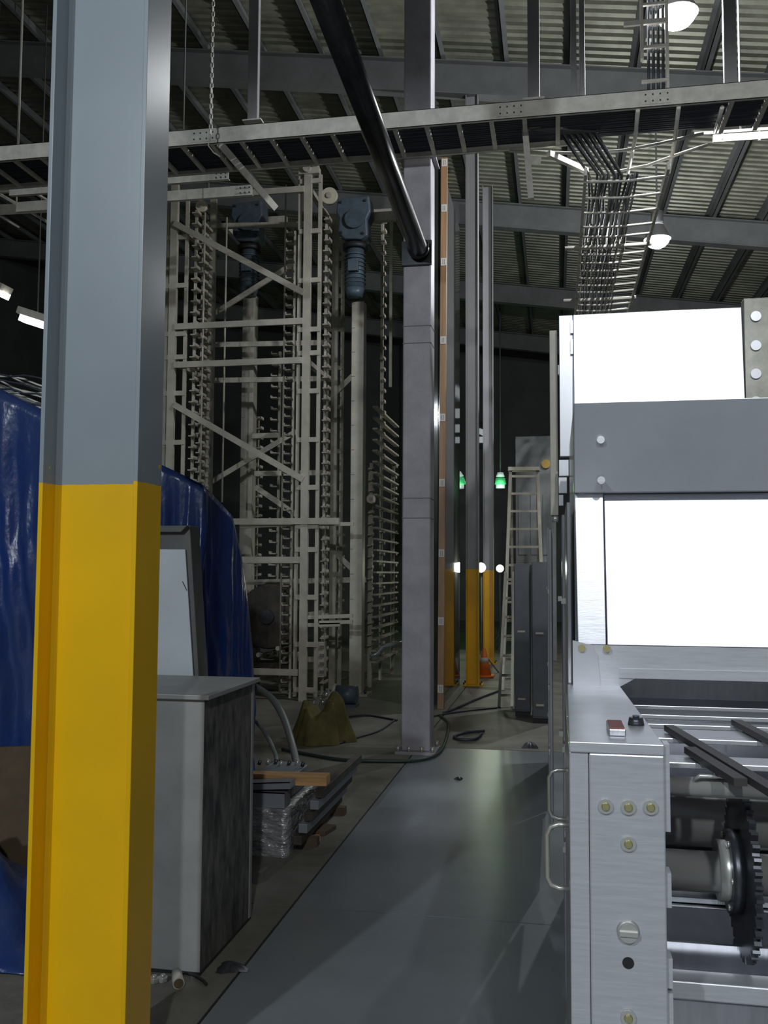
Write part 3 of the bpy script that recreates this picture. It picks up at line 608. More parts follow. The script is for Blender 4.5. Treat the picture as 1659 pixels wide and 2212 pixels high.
# lip below the hood, notched at the left bracket
lz = onY(1500, 1469, 2.7).z; xn0, xn1 = xat(1335, 2.7, 1475), xat(1372, 2.7, 1470)
MB().prism([(0.048, 2.70, zD), (xn0, 2.70, zD), (xn0+0.015, 2.70, zD+0.008), (xn1, 2.70, lz), (MX1, 2.70, lz), (MX1, 2.70, zC-0.001), (0.048, 2.70, zC-0.001)], (0, 0.05, 0)).build('hood_lip', M_SSB, t)
MB().box(xat(1338, 2.69, 1450), MX1, 2.694, 2.70, lz+0.001, onY(1500, 1448, 2.69).z).build('lip_strip', M_SSB, t)
MB().prism([(0.046, 2.694, zD+0.0), (0.122, 2.694, zD), (0.115, 2.694, zC-0.03), (0.10, 2.694, zC-0.001), (0.046, 2.694, zC+0.012)], (0, 0.006, 0)).build('bracket_plate', M_SSW, t)
for px, py in ((1257, 1400), (1311, 1401)): c = onY(px, py, 2.69); MB().cyl((c.x, 2.694, c.z), (c.x, 2.684, c.z), 0.010, None, 16).build('bolt', M_BRASS, t)
for z in (zA-0.03, (zA+zB)/2+0.02, zB+0.03): MB().cyl((hx0+0.075, 2.73, z), (hx0+0.075, 2.705, z), 0.011, None, 16).build('visor_rivet', M_SSB, t)
MB().box(hx0, MX1, 2.73, 3.6, zA-0.02, zA-0.001).build('hood_top', M_SSD, t)
MB().box(hx0, hx0+0.012, 2.80, 3.6, zD, zA-0.02).build('hood_side', M_SSD, t)
MB().box(hx0+0.02, MX1, 2.86, 3.6, zD+0.02, zD+0.04).build('hood_floor', M_SSD, t)
MB().box(MX1, MX1+0.02, PY0, 3.6, 0.0, zA).build('end_plate', M_SSB, t)
MB().box(0.18, MX1, 3.55, 3.58, 0.1, zD+0.02).build('bay_back', M_SSD, t)
MB().box(0.06, MX1, 1.86, 3.55, 0.10, 0.13).build('bay_floor', M_SSD, t)
# slats of the roller bay
sz = PZ-0.07
def slat(ya, yb, x0=0.21, nm='slat', m_=M_SSW, z=None):
    z = z or sz; Y1 = onZ(1550, ya, z).y; Y0 = onZ(1550, yb, z).y
    MB().box(x0, MX1, Y0, Y1, z-0.012, z).build(nm, m_, TM, 0.002)
for ya, yb in ((1512, 1528), (1536, 1548), (1562, 1568), (1578, 1598), (1634, 1650)): slat(ya, yb, m_=M_SSW)
for (a_, b_) in (((1445, 1572), (1700, 1728)), ((1490, 1620), (1600, 1690)), ((1590, 1560), (1760, 1650))):
    MB().beam(onZ(*a_, sz+0.012), onZ(*b_, sz+0.012), 0.024, 0.014, (0, 0, 1)).build('guide_strip', mat('brown_strip', (0.06, 0.055, 0.055), 0.5), t)
def xroll(py, Y, r, nm, m_, x0=0.2): c = onY(1550, py, Y); return MB().cyl((x0, Y, c.z), (MX1, Y, c.z), r, None, 28).build(nm, m_, TM)
xroll(1702, 1.93, 0.019, 'roller', M_SHAFT); xroll(1772, 2.33, 0.062, 'roller', M_SHAFT); 
c = onY(1545, 1678, 1.99); MB().tube([onY(1500, 1684, 1.91), onY(1512, 1676, 1.905), onY(1570, 1678, 1.905), onY(1585, 1686, 1.91)], 0.004, 8).build('wire_clip', M_SHAFT, t)
xroll(1884, 2.10, 0.042, 'shaft', M_SHAFT); xroll(1845, 2.42, 0.03, 'roller', M_DKST)
for y0, y1, Y in ((1922, 1938, 2.22), (1942, 1956, 2.2), (1960, 1966, 2.19)):
    MB().box(0.2, MX1, Y, Y+0.2, onY(1550, y1, Y).z, onY(1550, y0, Y).z).build('ledge', M_SSD, t, 0.002)
zz0 = onY(1550, 2040, 2.1).z; z1_ = onY(1550, 1975, 2.6).z
MB().hexa([(0.2, 2.1, zz0-0.01), (MX1, 2.1, zz0-0.01), (MX1, 2.9, z1_-0.01), (0.2, 2.9, z1_-0.01), (0.2, 2.1, zz0), (MX1, 2.1, zz0), (MX1, 2.9, z1_), (0.2, 2.9, z1_)]).build('drip_tray', M_SSD, t)
MB().box(0.2, MX1, 2.09, 2.1, onY(1550, 2126, 2.09).z, zz0+0.002).build('drip_tray_front', M_SSD, t)
MB().box(0.2, MX1, 1.98, 2.04, onY(1550, 2166, 1.98).z, onY(1550, 2126, 1.98).z).build('cross_beam', M_SSB, t, 0.003)
MB().box(0.2, MX1, 2.0, 2.01, 0.12, onY(1550, 2168, 2.0).z).build('skirt_sheet', M_SSD, t)
# sprocket on the shaft
c = onY(1602, 1882, 2.10); SX = c.x; n = 44; ol = []
for k in range(n*4):
    rr = 0.178 if (k % 4) in (0, 1) else 0.164; a_ = 2*math.pi*k/(n*4); ol.append((SX-0.006, 2.10+rr*math.cos(a_), c.z+rr*math.sin(a_)))
sp = MB().prism(ol, (0.014, 0, 0)).build('sprocket', M_DKST, t)
MB().cyl((SX-0.05, 2.10, c.z), (SX-0.006, 2.10, c.z), 0.062, None, 28).build('hub', M_SHAFT, sp); MB().cyl((SX-0.03, 2.10, c.z), (SX-0.006, 2.10, c.z), 0.085, None, 28).build('hub_flange', M_DKST, sp)
for k in range(6): a_ = k*math.pi/3; MB().cyl((SX-0.034, 2.1+.074*math.cos(a_), c.z+.074*math.sin(a_)), (SX-0.03, 2.1+.074*math.cos(a_), c.z+.074*math.sin(a_)), 0.007, None, 6).build('hub_bolt', M_SHAFT, sp)
for x in (0.25, 1.6):
    for Y in (1.95, 3.4): MB().cyl((x, Y, 0), (x, Y, 0.10), 0.025, None, 12).build('levelling_foot', M_SHAFT, t)
# items on the rail
c = onZ(1332, 1580, PZ)
b = thing('marker_block', 'small grey block with faded red top lying on the machine rail', 'block', c)
MB().box(c.x-0.018, c.x+0.014, c.y-0.06, c.y+0.05, PZ+0.0005, PZ+0.014).build('block_body', M_SSD, b, 0.002); MB().box(c.x-0.016, c.x+0.012, c.y-0.05, c.y+0.045, PZ+0.014, PZ+0.016).build('top_sticker', M_RED, b)
c = onZ(1374, 1566, PZ); b = thing('round_knob', 'small dark round knob lying on the machine rail', 'knob', c)
MB().cyl((c.x, c.y, PZ), (c.x, c.y, PZ+0.016), 0.017, 0.014, 24).build('knob_cap', M_DKST, b); MB().cyl((c.x, c.y, PZ+0.016), (c.x, c.y, PZ+0.020), 0.007, None, 12).build('knob_button', M_MOTOR, b)

# tall cabinet behind
CY = 3.85
t = thing('steel_cabinet', 'tall bright stainless cabinet behind the roller machine hood', 'cabinet', (0.5, CY+0.5, 0))
x0, x1 = xat(1238, CY, 780), xat(1604, CY, 780); zt_ = zat(1400, 674, CY)
MB().box(x0, x1, CY, CY+1.1, 0.0, zt_).build('cabinet_body', M_SSW, t, 0.003)
MB().hexa([(x0+0.002, CY-0.10, 1.62), (x1-0.002, CY-0.10, 1.62), (x1-0.002, CY-0.001, 1.62), (x0+0.002, CY-0.001, 1.62), (x0+0.002, CY-0.010, zt_), (x1-0.002, CY-0.010, zt_), (x1-0.002, CY-0.001, zt_), (x0+0.002, CY-0.001, zt_)]).build('front_sheet', M_SSW, t, 0.002)  # separate sheet added with foot tilted forward, shaped to catch lamp glare
MB().box(xat(1208, CY, 780), x0, CY+0.012, CY+0.05, zat(1215, 985, CY), zt_+0.005).build('corner_flange', M_SSW, t, 0.002)
for y0, y1, pl, pr_ in ((993, 1028, 1207, 1228), (1031, 1065, 1206, 1224), (1069, 1092, 1206, 1216)):
    MB().box(xat(pl, CY), xat(pr_, CY), CY+0.0, CY+0.03, zat(1215, y1, CY), zat(1215, y0, CY)).build('hinge_leaf', M_SSW, t, 0.001)
for y0, y1 in ((692, 720), (733, 765)): MB().box(xat(1232, CY, 720), xat(1238, CY, 720), CY-0.004, CY+0.012, zat(1235, y1, CY), zat(1235, y0, CY)).build('hinge_knuckle', M_SSB, t)
ux0, ux1 = x1+0.004, xat(1690, CY, 780); up_ = MB().box(ux0, ux1, CY-0.03, CY+0.03, 0.0, zt_+0.03).build('drilled_upright', mat('weathered_zinc', (0.42, 0.41, 0.36), 0.45, 0.4, 0.25, 7), t, 0.003)
for py in (684, 747, 808, 868): c = onY(1632, py, CY-0.03); MB().cyl((c.x, CY-0.03, c.z), (c.x, CY-0.04, c.z), 0.02, None, 20).build('plug', M_SSW, up_)
MB().box(ux1, ux1+0.9, CY, CY+1.1, 0, zt_).build('side_bay', M_SSB, t)
bx0, bx1 = xat(1188, 4.0, 900), xat(1205, 4.0, 900)
MB().box(bx0, bx1, 3.98, 4.02, zat(1196, 1114, 4.0), zat(1196, 716, 4.0)).build('edge_bar', M_CREAM, t, 0.003)
MB().cyl((bx0+0.02, 4.0, zat(1196, 1128, 4.0)), (bx0+0.02, 4.0, zat(1196, 1114, 4.0)), 0.014, None, 12).build('bar_tip', M_SHAFT, t)
MB().box(bx1, x0, 3.99, 4.02, zat(1196, 800, 4.0)-0.02, zat(1196, 800, 4.0)+0.02).build('bar_bracket', M_SSB, t)

# ============================================================ FAR RIGHT: cabinets, ladders, panel
def cabinet(label, x0, x1, y0, d, h, nm='grey_locker'):
    t = thing('steel_locker', label, 'cabinet', ((x0+x1)/2, y0+d/2, 0))
    MB().box(x0, x1, y0, y0+d, 0.05, h).build('body', M_CAB, t, 0.004); MB().box(x0+0.01, x1-0.01, y0+0.02, y0+d-0.02, 0, 0.05).build('plinth', M_BLACK, t)
    dr = MB().box(x0+0.008, x1-0.008, y0-0.014, y0, 0.07, h-0.02).build('door', M_CAB, t, 0.003)
    for z in (0.18, h*0.55): MB().box(x0+0.04, x0+0.12, y0-0.022, y0-0.014, z, z+0.02).build('door_latch', M_ALU, dr)
cabinet('dark grey steel locker beside the ladder', -0.455, -0.275, 10.35, 0.6, 1.66)
cabinet('dark grey steel locker, next to the stainless machine', -0.25, -0.06, 9.9, 0.6, 1.68)
def ladder(label, a0, a1, b0, b1, n, Yt, Yb, m_=M_ALU, w=0.032):
    base = onZ(*a0); t = thing('ladder', label, 'ladder', base)
    pl0, pr0 = onY(*a0, Yb), onY(*a1, Yb); pl1, pr1 = onY(*b0, Yt), onY(*b1, Yt); pl0.z = max(0.0, pl0.z); pr0.z = max(0.0, pr0.z)
    MB().beam(pl0, pl1, w, 0.06).build('stile', m_, t); MB().beam(pr0, pr1, w, 0.06).build('stile', m_, t)
    for k in range(n): f = (k+0.6)/n; MB().beam(pl0.lerp(pl1, f), pr0.lerp(pr1, f), 0.032, 0.035).build('rung', m_, t)
    return t, pl1, pr1
ladder('narrow aluminium ladder leaning by the grey lockers', (1078, 1530), (1106, 1526), (1092, 1236), (1110, 1236), 7, 11.4, 11.0)
tl, p1, p2 = ladder('wide aluminium stepladder standing behind the grey lockers', (1086, 1492), (1180, 1492), (1103, 1014), (1161, 1014), 12, 13.3, 12.6, w=0.045)
MB().beam(p1+Vector((-0.03, 0, 0)), p2+Vector((0.03, 0, 0)), 0.05, 0.22).build('top_step', M_ALU, tl)
for p in (p1, p2): MB().beam(p, (p.x, 14.1, 0), 0.04, 0.04).build('rear_leg', M_ALU, tl)
for lab, px0, px1, top_, Yv in (('tall pale grey machine housing behind the stepladder', 1113, 1200, 943, 17.0),):
    x0, x1 = xat(px0, Yv), xat(px1, Yv); z = zat(px0, top_, Yv); t = thing('machine_housing', lab, 'machine', ((x0+x1)/2, Yv, 0))
    M_HS = mat('pale_housing', (0.22, 0.23, 0.23), 0.5, 0, 0.2, 2)
    MB().box(x0, x1, Yv, Yv+1.5, 0, z).build('body', M_HS, t, 0.01)
    for k in range(3): MB().box(x0+0.05+k*0.22, x0+0.2+k*0.22, Yv-0.02, Yv, 1.9, 3.0).build('door_panel', M_HS, t, 0.004)
    MB().box(x0+0.05, x1-0.1, Yv-0.02, Yv, 1.6, 1.66).build('amber_strip', mat('amber_paint', (0.5, 0.3, 0.05), 0.5), t)
    MB().cyl((x0+0.55, Yv-0.05, 3.55), (x0+0.55, Yv, 3.55), 0.08, None, 16).build('amber_plate', mat('amber_paint', (0.5, 0.3, 0.05), 0.5), t)

# ============================================================ FAR LIGHTS down the aisle
def work_light(px, py, Y, r, label):
    c = onY(px, py, Y); t = thing('work_light', label, 'lamp', (c.x, Y, 0))
    MB().cyl((c.x, Y, c.z), (c.x, Y+0.12, c.z), r*1.15, r*0.6, 20).build('housing', M_LAMPB, t); MB().cyl((c.x, Y-0.01, c.z), (c.x, Y+0.0, c.z), r, None, 24).build('lens', M_WORK, t)
    MB().cyl((c.x, Y+0.06, 0.02), (c.x, Y+0.06, c.z), 0.018, None, 8).build('stand_pole', M_STEEL, t)
    for k in range(3): a_ = k*2.1+0.5; MB().beam((c.x, Y+0.06, 0.35), (c.x+0.3*math.cos(a_), Y+0.06+0.3*math.sin(a_), 0.0), 0.02, 0.02).build('stand_leg', M_STEEL, t)
    l = bpy.data.lights.new('lamp_light', 'SPOT'); l.energy = 30; l.color = (0.9, 1.0, 0.75); l.spot_size = R(140); l.shadow_soft_size = r
    lo = bpy.data.objects.new('lamp_light', l); col.objects.link(lo); lo.parent = t; lo.location = (0, -0.08, c.z); lo.rotation_euler = (R(-90), 0, 0)
work_light(1039, 1226, 14.6, 0.075, 'brightest round work light on a stand between the yellow footed columns')
work_light(1080, 1228, 19.0, 0.075, 'round work light on a stand beyond the second yellow footed column')
work_light(963, 1226, 20.0, 0.04, 'small round work light on a stand beyond the edge board')
def green_pendant(px, py, Y, w, label):
    c = onY(px, py, Y); t = thing('pendant_light', label, 'lamp', c, 'green pendant lights far down the hall')
    MB().cyl((c.x, Y, c.z+0.05), (c.x, Y, c.z+0.22), w, w*0.8, 24).build('green_shade', M_GREEN, t); MB().cyl((c.x, Y, c.z+0.26), (c.x, Y, c.z+0.38), w*0.75, w*0.5, 24).build('cap', M_WIN, t)
    MB().cyl((c.x, Y, c.z-0.06), (c.x, Y, c.z+0.04), w*0.8, None, 20).build('lens', M_WIN, t)
    MB().cyl((c.x, Y, c.z+0.38), (c.x, Y, roofz(c.x)-0.2), 0.02, None, 6).build('hanger_rod', M_STEEL, t)
    l = bpy.data.lights.new('lamp_light', 'POINT'); l.energy = 25; l.color = (0.35, 1.0, 0.45); l.shadow_soft_size = 0.1
    lo = bpy.data.objects.new('lamp_light', l); col.objects.link(lo); lo.parent = t; lo.location = (0, -0.35, -0.1)
green_pendant(984, 1050, 24.0, 0.28, 'green shaded pendant light beyond the edge board')
green_pendant(1081, 1050, 26.0, 0.16, 'green shaded pendant light beside the stepladder')
c = onZ(1046, 1462); t = thing('traffic_cone', 'small orange cone on the floor beside the yellow footed column', 'cone', c)
M_CONE = mat('orange_plastic', (0.75, 0.17, 0.02), 0.5); MB().cyl((c.x, c.y, 0.03), (c.x, c.y, 0.42), 0.11, 0.025, 20).build('cone_body', M_CONE, t); MB().box(c.x-0.15, c.x+0.15, c.y-0.15, c.y+0.15, 0, 0.03).build('cone_base', M_CONE, t, 0.01); MB().cyl((c.x, c.y, 0.22), (c.x, c.y, 0.29), 0.072, 0.056, 20).build('cone_band', M_LABEL, t)
# ============================================================ LEFT: bin, hopper, tarpaulin
bx, by0, by1 = -1.36, 3.49, 4.09; bzt = zat(435, 1500, by0); bxl = -1.98
t = thing('sheet_metal_bin', 'grey sheet metal bin with flat lid and one mottled zinc side', 'bin', ((bx+bxl)/2, (by0+by1)/2, 0))
zc0, zc1 = 0.012, bzt-0.02
# cross broken front panel
e = 0.014; xm = (bx+bxl)/2; zm = (zc0+zc1)/2; v = [(bxl, by0, zc0), (bx, by0, zc0), (bx, by0, zc1), (bxl, by0, zc1), (bx-0.20, by0-e, zm), (bxl+0.20, by0-e, zm)]
MB().add(v, [(0, 1, 4, 5), (1, 2, 4), (2, 3, 5, 4), (3, 0, 5)]).build('front_panel', M_BIN, t, solid=0.002)
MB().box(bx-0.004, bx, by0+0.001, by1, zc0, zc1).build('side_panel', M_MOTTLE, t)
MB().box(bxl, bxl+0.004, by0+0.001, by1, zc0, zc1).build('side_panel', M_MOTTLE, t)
MB().box(bxl, bx, by1-0.004, by1, zc0, zc1).build('back_panel', M_BIN, t)
MB().box(bxl-0.02, bx+0.025, by0-0.022, by1+0.02, zc1, bzt).build('lid', M_BIN, t, 0.003)
MB().box(bx-0.012, bx+0.004, by1-0.025, by1+0.002, zc0, zc1).build('corner_angle', M_BIN, t); MB().box(bxl, bx+0.003, by0-0.004, by1, 0, zc0).build('bottom_edge', M_BLACK, t)

HY = 4.22
t = thing('hopper', 'white sided hopper with a thick grey frame standing behind the bin', 'hopper', onZ(400, 1960))
ot = [onY(p[0], p[1], HY) for p in ((200, 1136), (410, 1135), (430, 1465), (440, 1600))]; ot[0].x = ot[1].x-0.75
ot += [Vector((ot[3].x, HY, 0.0)), Vector((ot[0].x, HY, 0.0))]
MB().prism(ot, (0, 0.12, 0)).build('frame', M_FRAMEB, t, 0.004)
wp = [onY(p[0], p[1], HY-0.002) for p in ((230, 1186), (402, 1187), (420, 1468), (426, 1560), (230, 1560))]
MB().prism(wp, (0, -0.012, 0)).build('white_panel', M_WHITEP, t, 0.002)
MB().prism([onY(p[0], p[1], HY-0.001) for p in ((200, 1137), (409, 1136), (396, 1150), (200, 1150))], (0, -0.03, 0)).build('top_lip', M_FRAMEB, t, 0.003)
MB().beam(onY(394, 1256, HY-0.0145), onY(404, 1276, HY-0.0145), 0.004, 0.001).build('scratch_mark', M_BLACK, t)

# tarpaulin draped over a machine
def fold(u, s):
    a = 0.026*math.sin(u*13+2.2*math.sin(s*4+u*2)+s*5) + 0.016*math.sin(u*29-s*9+1.5*math.sin(s*7)) + 0.018*math.sin(u*5+s*11)
    return a + 0.012*abs(math.sin(u*19+s*14))
cols = [(-170, 765, 4.90), (0, 846, 4.90), (85, 888, 4.92), (200, 940, 4.95), (345, 1002, 4.98), (400, 1028, 5.0), (440, 1049, 5.02), (458, 1066, 5.15), (503, 1116, 5.4), (522, 1200, 5.56), (534, 1290, 5.68), (545, 1390, 5.8), (549, 1470, 5.98)]
tp = [onY(*c_) for c_ in cols]
NU, NV = 150, 46; front = []
def interp(q):
    f = q*(len(tp)-1); i = min(int(f), len(tp)-2); return tp[i].lerp(tp[i+1], f-i), f
rows = []
for j in range(NV+1):
    s = j/NV; row = []
    for i in range(NU+1):
        p, f = interp(i/NU); side = min(1.0, max(0.0, (f-5.5)/1.5)); u = f*0.42
        base_ = Vector((p.x, p.y, 0.0)); base_.x += 0.06*side*0; 
        if side > 0: base_.x = p.x + (max(tp[-1].x, p.x)-p.x)*0.9
        q = p.lerp(base_, s); n_ = Vector((side, -(1-side), 0)).normalized()
        amp = min(1, s*3.5)
        q += n_*(fold(u, s)*amp*(1.1 if side < 0.5 else 0.35)) ; q.z = max(q.z, 0.008)
        row.append(q)
    rows.append(row)
back = []
for k, (dy, dz) in enumerate(((1.5, -0.3), (0.9, -0.03), (0.35, -0.01))):
    br = []
    for i in range(NU+1):
        p = rows[0][i]; f = i/NU*(len(tp)-1); w_ = min(1.0, max(0.0, (f-3.0)/3.0))
        br.append(Vector((p.x-dy*w_, p.y+dy*(1-w_)+0.02*w_, max(0.1, p.z+dz*(1-w_)))))
    back.append(br)
t = thing('tarpaulin', 'big blue tarpaulin draped over a machine behind the yellow and grey column', 'tarpaulin', (-2.6, 5.0, 0))
MB().grid(back+rows).build('tarp_sheet', M_TARP, t, solid=0.002)
# brown board, crumpled tarp on floor
t = thing('board', 'dark brown board leaning on the tarpaulin', 'board', onY(30, 1900, 4.35))
p = [onY(x_, y_, Y_) for x_, y_, Y_ in ((-120, 1618, 4.5), (150, 1609, 4.5))]
MB().hexa([(p[0].x, 4.30, 0), (p[1].x+0.0, 4.30, 0), (p[1].x, 4.33, 0), (p[0].x, 4.33, 0), (p[0].x, 4.5, p[0].z), (p[1].x, 4.5, p[1].z), (p[1].x, 4.53, p[1].z), (p[0].x, 4.53, p[0].z)]).build('board_sheet', M_CARD, t, 0.003)
rows = []
for j in range(25):
    s = j/24; row = []
    for i in range(31):
        u = i/30; X_ = -3.1+u*1.1; Yb = 3.35+s*0.75
        edge = max(0, math.sin(math.pi*min(1, u*1.02)))**0.5 * math.sin(math.pi*s)**0.7
        hgt = (0.62*(1-u)**0.8 + 0.05)*edge*(1+0.25*math.sin(u*17+s*5)*math.cos(s*11+u*3)) + 0.012*math.sin(u*40)*edge
        row.append(Vector((X_, Yb, 0.006+max(0, hgt))))
    rows.append(row)
tag(MB().grid(rows).build('tarpaulin', M_TARP, solid=0.003), 'crumpled blue tarpaulin heaped on the floor at the foot of the brown board', 'tarpaulin')
# coil of wires on top of the covered machine
t = thing('wire_bundle', 'bundle of pale wires lying on the covered machine under the strip lights', 'wires', onY(40, 850, 5.3))
for k in range(11):
    yy = 798+k*5.5; MB().tube([onY(-60+i*28, yy-8+i*6.5+random.uniform(-5, 5)+3*math.sin(i+k), 5.15+0.06*(k % 3)) for i in range(7)], 0.006, 6).build('wire', M_GALV if k % 3 else M_CABLE, t)

# ============================================================ PALLET STACK
SX0, SX1, SY0, SY1 = -1.70, -1.455, 4.98, 5.75
zf = zat(590, 1748, SY0)
rows = []
for j in range(19):
    a_ = j/18; row = []
    for i in range(41):
        q = i/40*2*math.pi; cx, cy = math.cos(q), math.sin(q); m_ = max(abs(cx), abs(cy)); k = 1/m_ if m_ else 1
        rr = 0.93+0.07*(k/1.41); x = cx*k*rr; y_ = cy*k*rr
        n = 0.012*math.sin(a_*19+q*5)+0.008*math.sin(a_*41+q*3)
        row.append(Vector(((SX0+SX1)/2+(SX1-SX0)/2*x*(1+n*2), (SY0+SY1)/2+(SY1-SY0)/2*y_*(1+n), 0.012+a_*(zf-0.012)-0.025*math.sin(q*2+a_*3)*0.2)))
    rows.append(row)
rows.append([Vector(((SX0+SX1)/2+(v_.x-(SX0+SX1)/2)*0.5, (SY0+SY1)/2+(v_.y-(SY0+SY1)/2)*0.5, zf)) for v_ in rows[-1]]); rows.append([Vector(((SX0+SX1)/2, (SY0+SY1)/2, zf)) for _ in range(41)])
rows.insert(0, [Vector((v_.x, v_.y, 0.0)) for v_ in rows[0]]); 
tag(MB().grid(rows).build('wrapped_bundle', M_FILM), 'bundle wrapped in crinkled clear film on the floor behind the bin', 'bundle')
M_CHAN = mat('grey_channel', (0.30, 0.32, 0.36), 0.45, 0.3, 0.1, 5)
def channel(label, z0, z1, x0, x1, y0, y1, rot=0.0, m_=M_CHAN):
    t = thing('metal_channel', label, 'metal channel', ((x0+x1)/2, (y0+y1)/2, z0))
    b = MB(); b.box(x0, x1, y0, y1, z1-0.006, z1); b.box(x0, x1, y0, y0+0.005, z0, z1); b.box(x0, x1, y1-0.005, y1, z0, z1)
    b.build('channel_profile', m_, t); MB().box(x1-0.004, x1, y0+0.005, y1-0.005, z0, z1-0.006).build('end_cap', m_, t); t.rotation_euler = (0, -rot, 0); return t
z1_ = zat(590, 1714, SY0)
channel('lower grey metal channel on the film wrapped bundle', zf+0.002, z1_, -1.72, -1.475, SY0+0.02, SY0+0.14)
channel('upper grey metal channel tilted on the film wrapped bundle', z1_+0.012, z1_+0.05, -1.72, -1.445, SY0+0.03, SY0+0.13, 0.07)
zw = zat(600, 1700, SY0+0.1); zw1 = zat(600, 1678, SY0+0.1)
t = thing('timber', 'sawn pine timber lying across the stacked metal channels', 'timber', (-1.5, SY0+0.17, zw))
MB().hexa([(-1.74, SY0+0.15, zw-0.01), (xat(705, SY0+0.15, 1690), SY0+0.15, zw+0.005), (xat(705, SY0+0.15, 1690), SY0+0.24, zw+0.005), (-1.74, SY0+0.24, zw-0.01), (-1.74, SY0+0.15, zw1-0.002), (xat(705, SY0+0.15, 1690), SY0+0.15, zw1+0.006), (xat(705, SY0+0.15, 1690), SY0+0.24, zw1+0.006), (-1.74, SY0+0.24, zw1-0.002)]).build('timber_beam', M_WOOD, t, 0.003)
for k in range(4): MB().box(-1.75+k*0.1, -1.745+k*0.1, SY0+0.149, SY0+0.1505, zw+0.01+0.008*k, zw+0.013+0.008*k).build('knot', M_CARD, t)
t = thing('metal_plate', 'flat grey metal plate with scrap fittings behind the pine timber', 'plate', (-1.6, SY0+0.4, zw))
MB().box(-1.72, xat(640, SY0+0.45, 1672), SY0+0.26, SY0+0.62, zw1-0.03, zw1-0.022).build('plate_sheet', M_CHAN, t)
for k in range(7): x = -1.78+k*0.045; MB().cyl((x, SY0+0.5+0.02*(k % 3), zw1-0.022), (x+0.01, SY0+0.5+0.02*(k % 3), zw1+0.005), 0.011, None, 8).build('scrap_fitting', M_SHAFT if k % 2 else M_DKST, t)
tag(MB().box(-1.70, -1.5, SY0+0.27, SY0+0.6, zf+0.012, zw1-0.0305).build('steel_block', M_CHAN, bevel=0.006), 'grey steel block under the flat metal plate', 'block')
t = thing('profile_bundle', 'dark steel profiles lying lengthwise beside the wrapped bundle', 'profiles', (-1.42, 5.4, 0))
for k in range(5):
    z = 0.05+k*0.058; x = -1.44+0.024*k; MB().box(x, x+0.05, 5.05+0.03*k, 6.05+0.04*k, z, z+0.05).build('profile', M_CHAN if k % 2 else M_GRIME, t, 0.003)
for Y in (5.2, 5.9): MB().box(-1.45, -1.34, Y, Y+0.06, 0, 0.05).build('packer', M_CARD, t)
c = onZ(682, 1800); tag(MB().hexa([(c.x-0.16, c.y-0.07, 0), (c.x+0.07, c.y-0.05, 0), (c.x+0.10, c.y+0.11, 0), (c.x-0.12, c.y+0.13, 0), (c.x-0.16, c.y-0.07, 0.028), (c.x+0.07, c.y-0.05, 0.028), (c.x+0.10, c.y+0.11, 0.028), (c.x-0.12, c.y+0.13, 0.028)]).build('floor_board', M_CARD, bevel=0.002), 'flat dark board on the floor beside the wrapped bundle', 'board')
c = onZ(666, 1818); tag(MB().beam((c.x-0.07, c.y-0.03, 0.016), (c.x+0.06, c.y+0.03, 0.016), 0.035, 0.032, (0, 0, 1)).build('wood_offcut', M_WOOD, bevel=0.002), 'short pine offcut on the floor in front of the flat dark board', 'wood')

# ============================================================ KHAKI COVER, FOIL, HOSES, FLOOR BITS
c = onZ(678, 1612); rows = []
for j in range(31):
    a_ = j/30; row = []
    for i in range(73):
        q = i/72*2*math.pi; rb = 1+0.10*math.sin(q*3+0.5)+0.07*math.sin(q*7+1)+0.035*math.sin(q*17); r = (1-a_)
        x_ = 0.26*r*rb*math.cos(q)*(1+0.12*math.sin(q)**2); y_ = 0.24*r*rb*math.sin(q)
        top_ = 0.30+0.16*math.exp(-((x_-0.12)**2+(y_-0.02)**2)/0.008)+0.06*math.exp(-((x_+0.14)**2+(y_)**2)/0.01)-0.07*math.exp(-((x_-0.0)**2)/0.003)
        prof_ = min(1.0, (a_*3.2))**0.75; fold_ = 0.03*math.sin(q*9+a_*4)*math.sin(math.pi*min(1, a_*1.6))
        row.append(Vector((c.x+x_*(1+0.18*math.sin(q*5)*math.exp(-a_*7)), c.y+0.25+y_, 0.003+top_*prof_*(1+fold_*2))))
    rows.append(row)
tag(MB().grid(rows).build('canvas_cover', M_KHAKI), 'khaki canvas cover slumped over equipment at the foot of the lift', 'cover')
for k, (px, py) in enumerate(((677, 1519), (703, 1502))):
    c2 = onY(px, py, 8.75); rows = []
    for j in range(7):
        a_ = j/6*math.pi; rows.append([c2 + Vector((0.055*math.sin(a_)*math.cos(q)*(1+.3*math.sin(3*q+a_*4)), 0.04*math.sin(a_)*math.sin(q), 0.05*math.cos(a_)+0.02*math.cos(q))) for q in [i/12*2*math.pi for i in range(13)]])
    t = thing('foil_wrap', ('crumpled foil on the khaki canvas cover, lower piece', 'crumpled foil on the khaki canvas cover, upper piece')[k], 'foil', c2); MB().grid(rows, False).build('foil_sheet', M_FOIL, t)
    MB().cyl((c2.x, 8.76, 0.02), (c2.x, 8.76, c2.z), 0.01, None, 6).build('stem', M_DKST, t)
def smooth(pts, n=6):
    out = []
    P = [pts[0]]+pts+[pts[-1]]
    for i in range(1, len(P)-2):
        for k in range(n):
            t_ = k/n; a, b, c_, d = P[i-1], P[i], P[i+1], P[i+2]
            out.append(0.5*((2*b)+(c_-a)*t_+(2*a-5*b+4*c_-d)*t_*t_+(3*b-a-3*c_+d)*t_**3))
    out.append(P[-2]); return out
def hose(pl, r, m_, label, nm='hose', cat='hose'):
    return tag(MB().tube(smooth([onY(x, y, Y) for x, y, Y in pl]), r, 8).build(nm, m_), label, cat)
